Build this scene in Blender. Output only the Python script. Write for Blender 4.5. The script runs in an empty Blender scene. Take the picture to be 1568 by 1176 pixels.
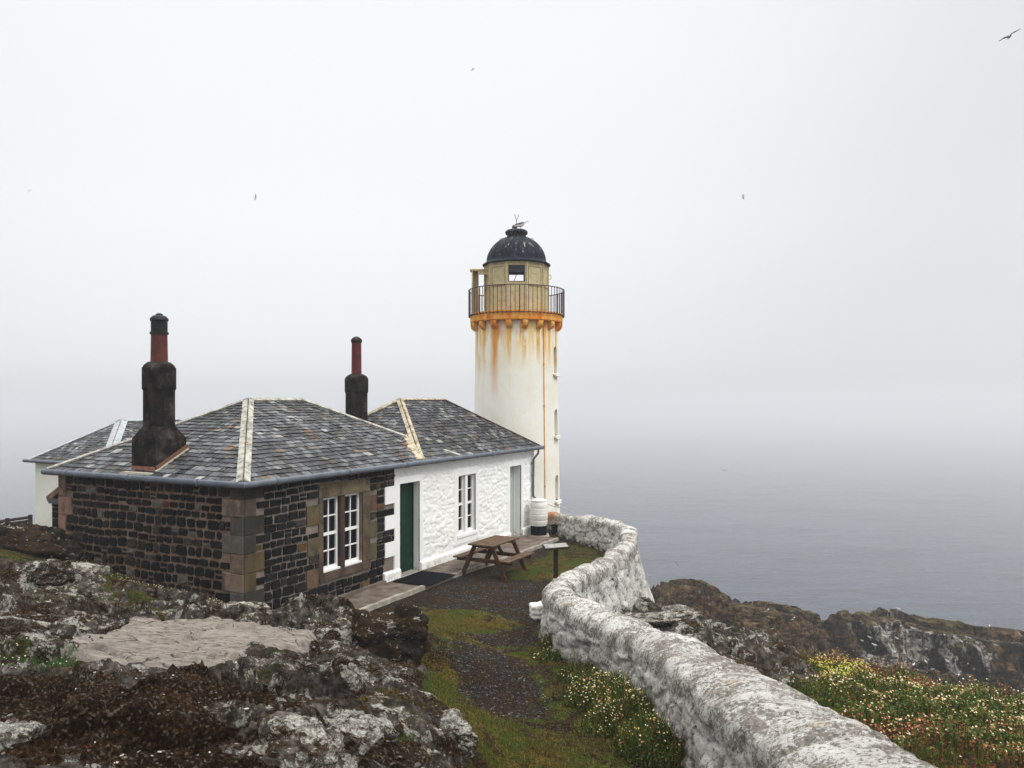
import bpy, math, random
import numpy as np
from mathutils import Vector, Matrix

sc = bpy.context.scene
col = sc.collection
R = math.radians

# ------------------------------------------------------------------ camera
F = 1185.0            # focal length in pixels of the 1568 px wide photograph
HZ = 612.0            # image row of the horizon
EYE = 4.0             # camera height above the yard
cam_d = bpy.data.cameras.new('camera')
cam_d.sensor_width = 36.0
cam_d.lens = 36.0 * F / 1568.0
cam_d.shift_y = (HZ - 588.0) / 1568.0
cam_d.clip_start = 0.1
cam_d.clip_end = 8000
cam = bpy.data.objects.new('camera', cam_d)
cam.location = (0, 0, EYE)
cam.rotation_euler = (R(90), 0, 0)
col.objects.link(cam)
sc.camera = cam

# ------------------------------------------------------------------ light
SUN_EL, SUN_AZ = 52.0, 118.0        # azimuth: degrees from +Y towards +X
world = bpy.data.worlds.new('World')
sc.world = world
world.use_nodes = True
wn = world.node_tree
wn.nodes.clear()
wo = wn.nodes.new('ShaderNodeOutputWorld')
sky = wn.nodes.new('ShaderNodeTexSky')
sky.sky_type = 'NISHITA'
sky.sun_disc = False
sky.sun_elevation = R(SUN_EL)
sky.sun_rotation = R(SUN_AZ)
b1 = wn.nodes.new('ShaderNodeBackground'); b1.inputs[1].default_value = 0.05
hs = wn.nodes.new('ShaderNodeHueSaturation'); hs.inputs['Saturation'].default_value = 0.25
wn.links.new(sky.outputs[0], hs.inputs['Color'])
wn.links.new(hs.outputs[0], b1.inputs[0])
# overcast cloud layer: pale at the horizon, bright overhead
tc = wn.nodes.new('ShaderNodeTexCoord')
sx = wn.nodes.new('ShaderNodeSeparateXYZ')
wn.links.new(tc.outputs['Generated'], sx.inputs[0])
cr = wn.nodes.new('ShaderNodeValToRGB')
cr.color_ramp.interpolation = 'EASE'
OV = [(0.0, (.196, .201, .209)), (0.09, (.216, .219, .224)), (0.24, (.240, .241, .242)), (0.46, (.258, .258, .257)), (0.72, (1.0, 1.0, .985)), (1.0, (1.35, 1.35, 1.33))]
el = cr.color_ramp.elements
for i, (p, c) in enumerate(OV):
    e = el[i] if i < 2 else el.new(p)
    e.position = p; e.color = (*c, 1)
wn.links.new(sx.outputs['Z'], cr.inputs[0])
b2 = wn.nodes.new('ShaderNodeBackground'); b2.inputs[1].default_value = 2.35
# the cloud is a little brighter on the side where the sun stands behind it
dp = wn.nodes.new('ShaderNodeVectorMath'); dp.operation = 'DOT_PRODUCT'
dp.inputs[1].default_value = (-0.16, 0.86, 0.48)
wn.links.new(tc.outputs['Generated'], dp.inputs[0])
mr = wn.nodes.new('ShaderNodeMapRange'); mr.inputs[1].default_value = .72; mr.inputs[2].default_value = 1.0
mr.inputs[3].default_value = 1.0; mr.inputs[4].default_value = 1.34; mr.interpolation_type = 'SMOOTHSTEP'
wn.links.new(dp.outputs['Value'], mr.inputs[0])
mx = wn.nodes.new('ShaderNodeVectorMath'); mx.operation = 'SCALE'
wn.links.new(cr.outputs[0], mx.inputs[0]); wn.links.new(mr.outputs[0], mx.inputs['Scale'])
wn.links.new(mx.outputs[0], b2.inputs[0])
ad = wn.nodes.new('ShaderNodeAddShader')
wn.links.new(b1.outputs[0], ad.inputs[0]); wn.links.new(b2.outputs[0], ad.inputs[1])
wn.links.new(ad.outputs[0], wo.inputs[0])

sun_d = bpy.data.lights.new('sun', 'SUN')
sun_d.energy = 1.5
sun_d.angle = R(16)
sun_d.color = (1.0, .97, .92)
sun = bpy.data.objects.new('sun', sun_d)
sv = Vector((math.sin(R(SUN_AZ)) * math.cos(R(SUN_EL)), math.cos(R(SUN_AZ)) * math.cos(R(SUN_EL)), math.sin(R(SUN_EL))))
sun.rotation_euler = sv.to_track_quat('Z', 'Y').to_euler()
sun.location = sv * 60
col.objects.link(sun)
sc.view_settings.view_transform = 'Standard'
sc.view_settings.look = 'None'
sc.view_settings.exposure = 0.0
sc.view_settings.gamma = 1.0
sc.cycles.max_bounces = 6
sc.cycles.volume_bounces = 1
sc.cycles.diffuse_bounces = 3

# ------------------------------------------------------------------ helpers
def at(u, v, Y):
    """a measured direction and a distance give a place in metres"""
    return ((u - 784) / F * Y, Y, EYE - (v - HZ) / F * Y)

def gp(u, v, z=0.0):
    Y = F * (EYE - z) / (v - HZ)
    return ((u - 784) / F * Y, Y, z)

def link(o, parent=None):
    col.objects.link(o)
    if parent is not None:
        o.parent = parent
    return o

def tag(o, label=None, cat=None, group=None, kind=None):
    if label: o['label'] = label
    if cat: o['category'] = cat
    if group: o['group'] = group
    if kind: o['kind'] = kind
    return o

def empty(name, loc, rz=0.0, parent=None):
    o = bpy.data.objects.new(name, None)
    o.empty_display_size = .2
    o.location = loc
    o.rotation_euler = (0, 0, rz)
    return link(o, parent)

def copy_tree(o, parent=None):
    c = o.copy()
    col.objects.link(c)
    c.parent = parent
    for ch in list(o.children):
        copy_tree(ch, c)
    return c

class MB:
    def __init__(self):
        self.v = []; self.f = []; self.c = []; self.mi = []
        self.color = (1, 1, 1); self.m = 0
    def face(self, idx):
        self.f.append(tuple(idx)); self.c.append(self.color); self.mi.append(self.m)
    def poly(self, pts):
        n = len(self.v)
        self.v += [tuple(p) for p in pts]
        self.face(range(n, n + len(pts)))
    def box(self, x0, x1, y0, y1, z0, z1, M=None, bev=0.0):
        if bev > 0:
            b = bev
            A = []
            # bevelled box: 24 vertices
            def P(x, y, z): return (x, y, z)
            xs = (x0, x1); ys = (y0, y1); zs = (z0, z1)
            n = len(self.v)
            idx = {}
            for i in (0, 1):
                for j in (0, 1):
                    for k in (0, 1):
                        sxn = 1 if i == 0 else -1; syn = 1 if j == 0 else -1; szn = 1 if k == 0 else -1
                        idx[i, j, k, 0] = len(A); A.append((xs[i], ys[j] + syn * b, zs[k] + szn * b))
                        idx[i, j, k, 1] = len(A); A.append((xs[i] + sxn * b, ys[j], zs[k] + szn * b))
                        idx[i, j, k, 2] = len(A); A.append((xs[i] + sxn * b, ys[j] + syn * b, zs[k]))
            if M is not None: A = [tuple(M @ Vector(a)) for a in A]
            self.v += A
            def q(*ks): self.face([n + idx[k] for k in ks])
            q((0,0,0,0),(0,0,1,0),(0,1,1,0),(0,1,0,0)); q((1,0,0,0),(1,1,0,0),(1,1,1,0),(1,0,1,0))
            q((0,0,0,1),(1,0,0,1),(1,0,1,1),(0,0,1,1)); q((0,1,0,1),(0,1,1,1),(1,1,1,1),(1,1,0,1))
            q((0,0,0,2),(0,1,0,2),(1,1,0,2),(1,0,0,2)); q((0,0,1,2),(1,0,1,2),(1,1,1,2),(0,1,1,2))
            for i in (0, 1):
                for j in (0, 1):
                    o = (i + j) % 2
                    a = [(i,j,0,0),(i,j,0,1),(i,j,1,1),(i,j,1,0)]
                    q(*(a if o == 0 else a[::-1]))
                    a = [(0,i,j,1),(1,i,j,1),(1,i,j,2),(0,i,j,2)]
                    q(*(a if o else a[::-1]))
                    a = [(i,0,j,0),(i,1,j,0),(i,1,j,2),(i,0,j,2)]
                    q(*(a if o == 0 else a[::-1]))
            for i in (0, 1):
                for j in (0, 1):
                    for k in (0, 1):
                        a = [(i,j,k,0),(i,j,k,1),(i,j,k,2)]
                        q(*(a if (i+j+k) % 2 else a[::-1]))
            return
        A = [(x0,y0,z0),(x1,y0,z0),(x1,y1,z0),(x0,y1,z0),(x0,y0,z1),(x1,y0,z1),(x1,y1,z1),(x0,y1,z1)]
        if M is not None: A = [tuple(M @ Vector(a)) for a in A]
        n = len(self.v); self.v += A
        for q in ((0,3,2,1),(4,5,6,7),(0,1,5,4),(1,2,6,5),(2,3,7,6),(3,0,4,7)):
            self.face([n + k for k in q])
    def beam(self, a, b, w, h, up=(0, 0, 1), bev=0.0):
        a = Vector(a); b = Vector(b); d = (b - a); L = d.length; d.normalize()
        s = d.cross(Vector(up))
        if s.length < 1e-4: s = d.cross(Vector((1, 0, 0)))
        s.normalize(); t = s.cross(d)
        M = Matrix((( d.x, s.x, t.x, a.x), (d.y, s.y, t.y, a.y), (d.z, s.z, t.z, a.z), (0, 0, 0, 1)))
        self.box(0, L, -w/2, w/2, -h/2, h/2, M, bev)
    def tube(self, pts, r, n=8, closed=False, caps=True):
        pts = [Vector(p) for p in pts]
        rs = r if isinstance(r, (list, tuple)) else [r] * len(pts)
        rings = []; prev = None
        for i, p in enumerate(pts):
            if closed:
                d = pts[(i + 1) % len(pts)] - pts[i - 1]
            else:
                d = pts[min(i + 1, len(pts) - 1)] - pts[max(i - 1, 0)]
            d.normalize()
            if prev is None:
                a = Vector((0, 0, 1)) if abs(d.z) < .9 else Vector((1, 0, 0))
                s = d.cross(a).normalized()
            else:
                s = (prev - d * prev.dot(d)).normalized()
            prev = s
            t = d.cross(s)
            base = len(self.v)
            for k in range(n):
                an = 2 * math.pi * k / n
                self.v.append(tuple(p + (s * math.cos(an) + t * math.sin(an)) * rs[i]))
            rings.append(base)
        m = len(rings)
        for i in range(m if closed else m - 1):
            A = rings[i]; B = rings[(i + 1) % m]
            for k in range(n):
                self.face((A + k, A + (k + 1) % n, B + (k + 1) % n, B + k))
        if caps and not closed:
            self.face([rings[0] + k for k in range(n)][::-1])
            self.face([rings[-1] + k for k in range(n)])
    def lathe(self, prof, c=(0, 0), n=32, phase=0.0, caps=True):
        rings = []
        for r, z in prof:
            base = len(self.v)
            for k in range(n):
                a = 2 * math.pi * k / n + phase
                self.v.append((c[0] + r * math.cos(a), c[1] + r * math.sin(a), z))
            rings.append(base)
        for A, B in zip(rings, rings[1:]):
            for k in range(n):
                self.face((A + k, A + (k + 1) % n, B + (k + 1) % n, B + k))
        if caps:
            self.face([rings[0] + k for k in range(n)][::-1])
            self.face([rings[-1] + k for k in range(n)])
    def grid(self, P):
        """P: array (n, m, 3)"""
        n, m = P.shape[:2]
        b = len(self.v)
        self.v += [tuple(p) for p in P.reshape(-1, 3)]
        for i in range(n - 1):
            for j in range(m - 1):
                self.face((b + i*m + j, b + i*m + j + 1, b + (i+1)*m + j + 1, b + (i+1)*m + j))
    def build(self, name, mats, parent=None, smooth=False, loc=None, autosmooth=None):
        me = bpy.data.meshes.new(name)
        me.from_pydata(self.v, [], self.f)
        if not isinstance(mats, (list, tuple)): mats = [mats]
        for m in mats: me.materials.append(m)
        nl = np.array([len(f) for f in self.f])
        ca = np.ones((len(self.f), 4), np.float32)
        ca[:, :3] = np.array(self.c, np.float32)[:, :3]
        at_ = me.color_attributes.new('Col', 'FLOAT_COLOR', 'CORNER')
        at_.data.foreach_set('color', np.repeat(ca, nl, axis=0).ravel())
        me.polygons.foreach_set('material_index', np.array(self.mi, np.int32))
        me.polygons.foreach_set('use_smooth', np.full(len(self.f), bool(smooth)))
        me.update()
        if autosmooth:
            me.polygons.foreach_set('use_smooth', np.full(len(self.f), True))
            try: me.set_sharp_from_angle(angle=R(autosmooth))
            except Exception: pass
        o = bpy.data.objects.new(name, me)
        if loc is not None: o.location = loc
        return link(o, parent)

def np_mesh(name, V, Fq, mats, attrs=None, smooth=True, parent=None, uv=None, sharp=None):
    """fast quad mesh from arrays"""
    me = bpy.data.meshes.new(name)
    V = np.asarray(V, np.float32); Fq = np.asarray(Fq, np.int32)
    k = Fq.shape[1]
    me.vertices.add(len(V)); me.vertices.foreach_set('co', V.ravel())
    me.loops.add(Fq.size); me.loops.foreach_set('vertex_index', Fq.ravel())
    me.polygons.add(len(Fq))
    me.polygons.foreach_set('loop_start', np.arange(0, Fq.size, k, dtype=np.int32))
    if not isinstance(mats, (list, tuple)): mats = [mats]
    for m in mats: me.materials.append(m)
    me.update(calc_edges=True)
    me.validate()
    me.polygons.foreach_set('use_smooth', np.full(len(Fq), bool(smooth)))
    for nm, a in (attrs or {}).items():
        a = np.asarray(a, np.float32)
        if a.ndim == 2:
            b = np.ones((len(V), 4), np.float32); b[:, :a.shape[1]] = a
            q = me.color_attributes.new(nm, 'FLOAT_COLOR', 'POINT'); q.data.foreach_set('color', b.ravel())
        else:
            q = me.attributes.new(nm, 'FLOAT', 'POINT'); q.data.foreach_set('value', a)
    if uv is not None:
        l = me.uv_layers.new(name='UVMap')
        l.data.foreach_set('uv', np.asarray(uv, np.float32)[Fq.ravel()].ravel())
    if sharp:
        try: me.set_sharp_from_angle(angle=R(sharp))
        except Exception: pass
    o = bpy.data.objects.new(name, me)
    return link(o, parent)

def grid_faces(n, m):
    i = np.arange(n - 1)[:, None] * m + np.arange(m - 1)[None, :]
    return np.stack([i, i + m, i + m + 1, i + 1], -1).reshape(-1, 4)

# ---- numeric noise
def _h(ix, iy, iz, seed):
    with np.errstate(over='ignore'):
        h = (ix.astype(np.uint32) * np.uint32(374761393)) ^ (iy.astype(np.uint32) * np.uint32(668265263)) ^ (iz.astype(np.uint32) * np.uint32(2147483647)) ^ np.uint32((seed * 974634777) & 0xffffffff)
        h = (h ^ (h >> np.uint32(13))) * np.uint32(1274126177)
        h = (h ^ (h >> np.uint32(16))) * np.uint32(2246822519)
        h = h ^ (h >> np.uint32(13))
    return h.astype(np.float64) / 4294967295.0

def vnoise(x, y, z=None, seed=0):
    x = np.asarray(x, float); y = np.asarray(y, float)
    z = np.zeros_like(x) if z is None else np.asarray(z, float) + 0 * x
    x0 = np.floor(x).astype(np.int64); y0 = np.floor(y).astype(np.int64); z0 = np.floor(z).astype(np.int64)
    fx = x - x0; fy = y - y0; fz = z - z0
    s = lambda t: t * t * t * (t * (t * 6 - 15) + 10)
    fx, fy, fz = s(fx), s(fy), s(fz)
    r = 0
    for i in (0, 1):
        wx = fx if i else 1 - fx
        for j in (0, 1):
            wy = fy if j else 1 - fy
            for k in (0, 1):
                wz = fz if k else 1 - fz
                r = r + wx * wy * wz * _h(x0 + i, y0 + j, z0 + k, seed)
    return r

def fbm(x, y, z=None, oct=4, seed=0, gain=.5):
    a = 1; t = 0; s = 0; f = 1
    for o in range(oct):
        s = s + a * vnoise(np.asarray(x) * f + 7.3 * o, np.asarray(y) * f - 3.1 * o, None if z is None else np.asarray(z) * f, seed + o)
        t += a; a *= gain; f *= 2.03
    return s / t

def ridged(x, y, oct=4, seed=0):
    a = 1; t = 0; s = 0; f = 1
    for o in range(oct):
        n = 1 - np.abs(2 * vnoise(np.asarray(x) * f + 5.1 * o, np.asarray(y) * f, None, seed + o) - 1)
        s = s + a * n * n; t += a; a *= .5; f *= 2.1
    return s / t

def worley(x, y, seed=0):
    x = np.asarray(x, float); y = np.asarray(y, float)
    x0 = np.floor(x).astype(np.int64); y0 = np.floor(y).astype(np.int64)
    f1 = np.full(x.shape, 9.0); f2 = np.full(x.shape, 9.0); cid = np.zeros(x.shape)
    z = np.zeros_like(x0)
    for i in (-1, 0, 1):
        for j in (-1, 0, 1):
            cx = x0 + i + .12 + .76 * _h(x0 + i, y0 + j, z, seed)
            cy = y0 + j + .12 + .76 * _h(x0 + i, y0 + j, z, seed + 11)
            d = np.hypot(x - cx, y - cy)
            idn = _h(x0 + i, y0 + j, z, seed + 23)
            lt = d < f1
            f2 = np.where(lt, f1, np.minimum(f2, d))
            cid = np.where(lt, idn, cid)
            f1 = np.where(lt, d, f1)
    return f1, f2, cid

def worley_t(x, y, seed=0):
    x = np.asarray(x, float); y = np.asarray(y, float)
    x0 = np.floor(x).astype(np.int64); y0 = np.floor(y).astype(np.int64)
    f1 = np.full(x.shape, 9.0); f2 = np.full(x.shape, 9.0); cid = np.zeros(x.shape); dx = np.zeros(x.shape); dy = np.zeros(x.shape)
    z = np.zeros_like(x0)
    for i in (-1, 0, 1):
        for j in (-1, 0, 1):
            cx = x0 + i + .1 + .8 * _h(x0 + i, y0 + j, z, seed); cy = y0 + j + .1 + .8 * _h(x0 + i, y0 + j, z, seed + 11)
            d = np.hypot(x - cx, y - cy); idn = _h(x0 + i, y0 + j, z, seed + 23); lt = d < f1
            f2 = np.where(lt, f1, np.minimum(f2, d)); cid = np.where(lt, idn, cid)
            dx = np.where(lt, x - cx, dx); dy = np.where(lt, y - cy, dy); f1 = np.where(lt, d, f1)
    t1 = (cid * 7.13) % 1 - .5; t2 = (cid * 13.7) % 1 - .5
    return f1, f2, cid, dx * t1 + dy * t2

def sstep(a, b, x):
    t = np.clip((np.asarray(x, float) - a) / (b - a), 0, 1)
    return t * t * (3 - 2 * t)

class RBF:
    def __init__(self, pts):
        P = np.array(pts, float)
        self.p = P[:, :2]; n = len(P)
        d = np.hypot(self.p[:, None, 0] - self.p[None, :, 0], self.p[:, None, 1] - self.p[None, :, 1])
        A = np.zeros((n + 1, n + 1)); A[:n, :n] = d; A[:n, n] = 1; A[n, :n] = 1
        b = np.zeros(n + 1); b[:n] = P[:, 2]
        self.w = np.linalg.solve(A, b)
    def __call__(self, x, y):
        x = np.asarray(x, float); y = np.asarray(y, float)
        r = np.full(x.shape, self.w[-1])
        for (px, py), w in zip(self.p, self.w[:-1]):
            r = r + w * np.hypot(x - px, y - py)
        return r

def inpoly_dist(x, y, poly):
    """signed distance to a polygon, positive inside"""
    x = np.asarray(x, float); y = np.asarray(y, float)
    ins = np.zeros(x.shape, bool); d = np.full(x.shape, 1e9)
    n = len(poly)
    for i in range(n):
        ax, ay = poly[i][:2]; bx, by = poly[(i + 1) % n][:2]
        c = ((ay > y) != (by > y)) & (x < (bx - ax) * (y - ay) / ((by - ay) if by != ay else 1e-9) + ax)
        ins ^= c
        L = (bx - ax) ** 2 + (by - ay) ** 2
        t = np.clip(((x - ax) * (bx - ax) + (y - ay) * (by - ay)) / max(L, 1e-9), 0, 1)
        d = np.minimum(d, np.hypot(x - ax - t * (bx - ax), y - ay - t * (by - ay)))
    return np.where(ins, d, -d)

# ------------------------------------------------------------------ materials
class NT:
    def __init__(self, name, rough=.8, spec=.3, metal=0.0):
        if rough > .7: spec = spec * .3
        self.mat = bpy.data.materials.new(name)
        self.mat.use_nodes = True
        self.t = self.mat.node_tree
        self.b = self.t.nodes['Principled BSDF']
        self.b.inputs['Roughness'].default_value = rough
        self.b.inputs['Metallic'].default_value = metal
        self.b.inputs['Specular IOR Level'].default_value = spec
        self.co = None
    def new(self, t): return self.t.nodes.new(t)
    def ln(self, a, b): self.t.links.new(a, b)
    def setin(self, sock, v):
        if hasattr(v, 'is_output') or isinstance(v, bpy.types.NodeSocket): self.ln(v, sock)
        elif isinstance(v, (tuple, list)) and len(v) == 3 and sock.type == 'RGBA': sock.default_value = (*v, 1)
        else: sock.default_value = v
    def coord(self, kind='Object', scale=(1, 1, 1)):
        tcn = self.new('ShaderNodeTexCoord')
        mp = self.new('ShaderNodeMapping')
        mp.inputs['Scale'].default_value = scale
        self.ln(tcn.outputs[kind], mp.inputs[0])
        return mp.outputs[0]
    def pos(self, scale=(1, 1, 1), rot=(0, 0, 0)):
        g = self.new('ShaderNodeNewGeometry'); mp = self.new('ShaderNodeMapping')
        mp.inputs['Scale'].default_value = scale; mp.inputs['Rotation'].default_value = rot
        self.ln(g.outputs['Position'], mp.inputs[0]); return mp.outputs[0]
    def noise(self, vec, scale, detail=4, rough=.55, dist=0.0):
        n = self.new('ShaderNodeTexNoise'); n.inputs['Scale'].default_value = scale
        n.inputs['Detail'].default_value = detail; n.inputs['Roughness'].default_value = rough
        n.inputs['Distortion'].default_value = dist
        self.ln(vec, n.inputs['Vector']); return n.outputs['Fac']
    def vor(self, vec, scale, feature='F1', out='Distance', rnd=1.0):
        n = self.new('ShaderNodeTexVoronoi'); n.feature = feature
        n.inputs['Scale'].default_value = scale; n.inputs['Randomness'].default_value = rnd
        self.ln(vec, n.inputs['Vector']); return n.outputs[out]
    def ramp(self, fac, stops, interp='LINEAR'):
        n = self.new('ShaderNodeValToRGB'); n.color_ramp.interpolation = interp
        e = n.color_ramp.elements
        for i, (p, c) in enumerate(stops):
            q = e[i] if i < 2 else e.new(p)
            q.position = p
            q.color = (*c, 1) if isinstance(c, (tuple, list)) else (c, c, c, 1)
        self.ln(fac, n.inputs[0]); return n.outputs[0]
    def mix(self, fac, a, b, mode='MIX'):
        n = self.new('ShaderNodeMix'); n.data_type = 'RGBA'; n.blend_type = mode
        self.setin(n.inputs[0], fac); self.setin(n.inputs[6], a); self.setin(n.inputs[7], b)
        return n.outputs[2]
    def math(self, op, a, b=0.0, c=0.0, clamp=False):
        n = self.new('ShaderNodeMath'); n.operation = op; n.use_clamp = clamp
        self.setin(n.inputs[0], a); self.setin(n.inputs[1], b)
        if op in ('MULTIPLY_ADD',): self.setin(n.inputs[2], c)
        return n.outputs[0]
    def attr(self, name, out='Fac'):
        n = self.new('ShaderNodeAttribute'); n.attribute_name = name; return n.outputs[out]
    def sep(self, vec):
        n = self.new('ShaderNodeSeparateXYZ'); self.ln(vec, n.inputs[0]); return n.outputs
    def sm(self, x, a, b):
        n = self.new('ShaderNodeMapRange'); n.interpolation_type = 'SMOOTHSTEP'
        self.setin(n.inputs[0], x); n.inputs[1].default_value = a; n.inputs[2].default_value = b
        return n.outputs[0]
    def edge(self, mask, noise_, amt=.6, lo=.42, hi=.58):
        """ragged boundary of a mask"""
        s = self.math('MULTIPLY_ADD', self.math('SUBTRACT', noise_, .5), amt, mask)
        return self.sm(s, lo, hi)
    def color(self, v): self.setin(self.b.inputs['Base Color'], v)
    def rough(self, v): self.setin(self.b.inputs['Roughness'], v)
    def bump(self, h, strength=.5, dist=.02, prev=None):
        n = self.new('ShaderNodeBump'); n.inputs['Strength'].default_value = strength
        n.inputs['Distance'].default_value = dist
        self.ln(h, n.inputs['Height'])
        if prev is not None: self.ln(prev, n.inputs['Normal'])
        self.ln(n.outputs[0], self.b.inputs['Normal'])
        return n.outputs[0]

def simple(name, c, rough=.7, spec=.3, metal=0.0, var=.25, scale=8.0, bump=.2, bd=.004):
    m = NT(name, rough, spec, metal)
    p = m.coord()
    n = m.noise(p, scale, 5)
    lo = tuple(x * (1 - var) for x in c); hi = tuple(min(1, x * (1 + var)) for x in c)
    m.color(m.ramp(n, [(.3, lo), (.7, hi)]))
    if bump: m.bump(m.noise(p, scale * 5, 4), bump, bd)
    return m.mat

def vcol(name, rough=.8, spec=.25, var=.35, scale=14.0, bump=.4, bd=.006, metal=0.0, stretch=(1, 1, 1)):
    m = NT(name, rough, spec, metal)
    p = m.coord(scale=stretch)
    n = m.noise(p, scale, 5, .6)
    k = m.ramp(n, [(.28, 1 - var), (.72, 1 + var)])
    m.color(m.mix(1.0, m.attr('Col', 'Color'), k, 'MULTIPLY'))
    if bump: m.bump(m.noise(p, scale * 3, 5, .6), bump, bd)
    return m

# --- ground
def ground_material():
    m = NT('ground_cover', .95, .1)
    p = m.pos()
    n8 = m.noise(p, 9, 8, .7); n40 = m.noise(p, 40, 7, .74); n3 = m.noise(p, 3.2, 7, .66, .4); n1 = m.noise(p, 1.1, 5, .6, .3)
    gr = m.sep(m.vor(p, 62, 'F1', 'Color'))[0]
    peat = m.ramp(n40, [(.36, (.004, .003, .002)), (.5, (.017, .010, .006)), (.6, (.046, .028, .015)), (.72, (.16, .115, .07))])
    peat = m.mix(m.sm(gr, .86, .93), peat, m.mix(m.noise(p, 30, 2), (.02, .015, .011), (.17, .14, .105)))
    rust = m.ramp(n40, [(.36, (.012, .005, .002)), (.55, (.062, .030, .012)), (.72, (.17, .10, .045))])
    peat = m.mix(m.math('MULTIPLY', m.sm(n3, .53, .63), .5), peat, rust)
    grs = m.ramp(n40, [(.34, (.005, .009, .002)), (.5, (.034, .050, .007)), (.68, (.115, .125, .025))])
    oliv = m.ramp(n40, [(.34, (.008, .006, .002)), (.5, (.070, .052, .010)), (.70, (.22, .165, .045))])
    brn = m.ramp(n40, [(.34, (.004, .003, .002)), (.52, (.030, .018, .009)), (.72, (.12, .078, .038))])
    turf_ = m.mix(m.sm(m.noise(p, 1.9, 7, .7, .3), .42, .54), brn, oliv)
    turf_ = m.mix(m.sm(m.noise(p, 1.4, 7, .68, .3), .46, .56), turf_, grs)
    vs = m.sep(m.vor(p, 46, 'F1', 'Color'))[0]
    grv = m.ramp(vs, [(.0, (.008, .007, .007)), (.55, (.034, .029, .027)), (.86, (.070, .060, .055)), (1, (.15, .135, .125))])
    grv = m.mix(m.sm(n40, .42, .58), (.012, .009, .008), grv)
    grv = m.mix(m.math('MULTIPLY', m.sm(n3, .44, .56), .85), grv, brn)
    rk = m.ramp(n8, [(.34, (.010, .008, .007)), (.5, (.055, .046, .039)), (.66, (.16, .138, .116))])
    rk = m.mix(m.sm(n3, .52, .62), rk, peat)
    lich = m.noise(p, 4.2, 12, .78, .3)
    wide = m.noise(p, .8, 3, .5)
    li = m.sm(m.math('MULTIPLY_ADD', wide, .30, lich), .682, .712)
    lc = m.ramp(m.noise(p, 45, 5, .7), [(.34, (.10, .095, .08)), (.48, (.30, .285, .25)), (.64, (.50, .48, .43))])
    rk = m.mix(m.math('MULTIPLY', m.sm(m.noise(p, 1.25, 6, .66, .3), .54, .63), .85), rk, m.mix(.5, turf_, peat))
    rk = m.mix(li, rk, lc)
    sl = m.pos((1.0, 3.4, 1.0), (0, 0, R(16)))
    sln = m.noise(sl, 5, 12, .78)
    slab = m.ramp(sln, [(.34, (.030, .025, .021)), (.41, (.17, .135, .11)), (.50, (.30, .262, .228)), (.68, (.41, .365, .325))])
    ck = m.sm(m.vor(m.pos((.7, 2.0, 1), (0, 0, R(10))), 1.5, 'DISTANCE_TO_EDGE', 'Distance'), .012, .002)
    slab = m.mix(m.math('MULTIPLY', ck, m.sm(n3, .38, .48)), slab, (.02, .016, .013))
    slab = m.mix(m.math('MULTIPLY', m.sm(m.noise(p, 2.0, 9, .74, .3), .50, .60), .55), slab, m.mix(n40, (.10, .085, .07), (.30, .28, .25)))
    slab = m.mix(m.sm(m.noise(m.pos((1, 2.6, 1), (0, 0, R(16))), 3.2, 11, .8, .5), .60, .64), slab, (.030, .024, .019))
    c = m.mix(m.edge(m.attr('grass'), n3, 1.6, .38, .58), peat, turf_)
    c = m.mix(m.edge(m.attr('gravel'), m.noise(p, 3.6, 8, .72), 2.2, .52, .82), c, grv)
    c = m.mix(m.edge(m.attr('rock'), m.noise(p, 2.2, 8, .70, .6), 1.7, .42, .53), c, rk)
    c = m.mix(m.edge(m.attr('slab'), m.noise(m.pos((1, 2.2, 1), (0, 0, R(14))), 3.5, 10, .76), 1.9, .40, .47), c, slab)
    m.color(c)
    bn = m.bump(n40, 1.0, .045)
    m.bump(n8, .7, .06, bn)
    return m.mat

def rock_material(name, dark=(.008, .007, .006), mid=(.040, .032, .026), light=(.14, .115, .095), lich=.545, orange=.0, sc_=1.0, mossy=0.0):
    m = NT(name, .95, .1)
    p = m.pos((1, 1, 1.6))
    a = m.noise(p, 5.5 * sc_, 12, .76, .4)
    c = m.ramp(a, [(.36, dark), (.5, mid), (.66, light)])
    c = m.mix(m.sm(m.noise(p, 3.1 * sc_, 8, .7), .50, .58), c, (.045, .026, .013))
    if mossy:
        c = m.mix(m.math('MULTIPLY', m.sm(m.noise(p, 2.3 * sc_, 6, .65), .45, .55), mossy), c, (.020, .012, .007))
    l = m.sm(m.math('MULTIPLY_ADD', m.noise(p, 1.6, 3), .2, m.noise(p, 8.5 * sc_, 12, .80, .4)), lich + .1, lich + .125)
    lc = m.ramp(m.noise(p, 42 * sc_, 6, .72), [(.34, (.12, .115, .10)), (.48, (.32, .305, .27)), (.64, (.62, .60, .54))])
    c = m.mix(l, c, lc)
    m.color(c)
    b = m.bump(m.noise(p, 14 * sc_, 10, .76), 1.0, .06 / sc_)
    m.bump(m.noise(p, 60 * sc_, 4, .6), .6, .012 / sc_, b)
    return m.mat

MT = {}
MT['ground'] = ground_material()
MT['rock'] = rock_material('lichen_rock')
MT['rock_pale'] = rock_material('pale_lichen_rock', (.020, .017, .014), (.10, .085, .070), (.26, .235, .20), .50)
MT['rock_dark'] = rock_material('dark_rock', (.005, .0045, .004), (.020, .016, .013), (.065, .052, .042), .58, mossy=.6)

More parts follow.
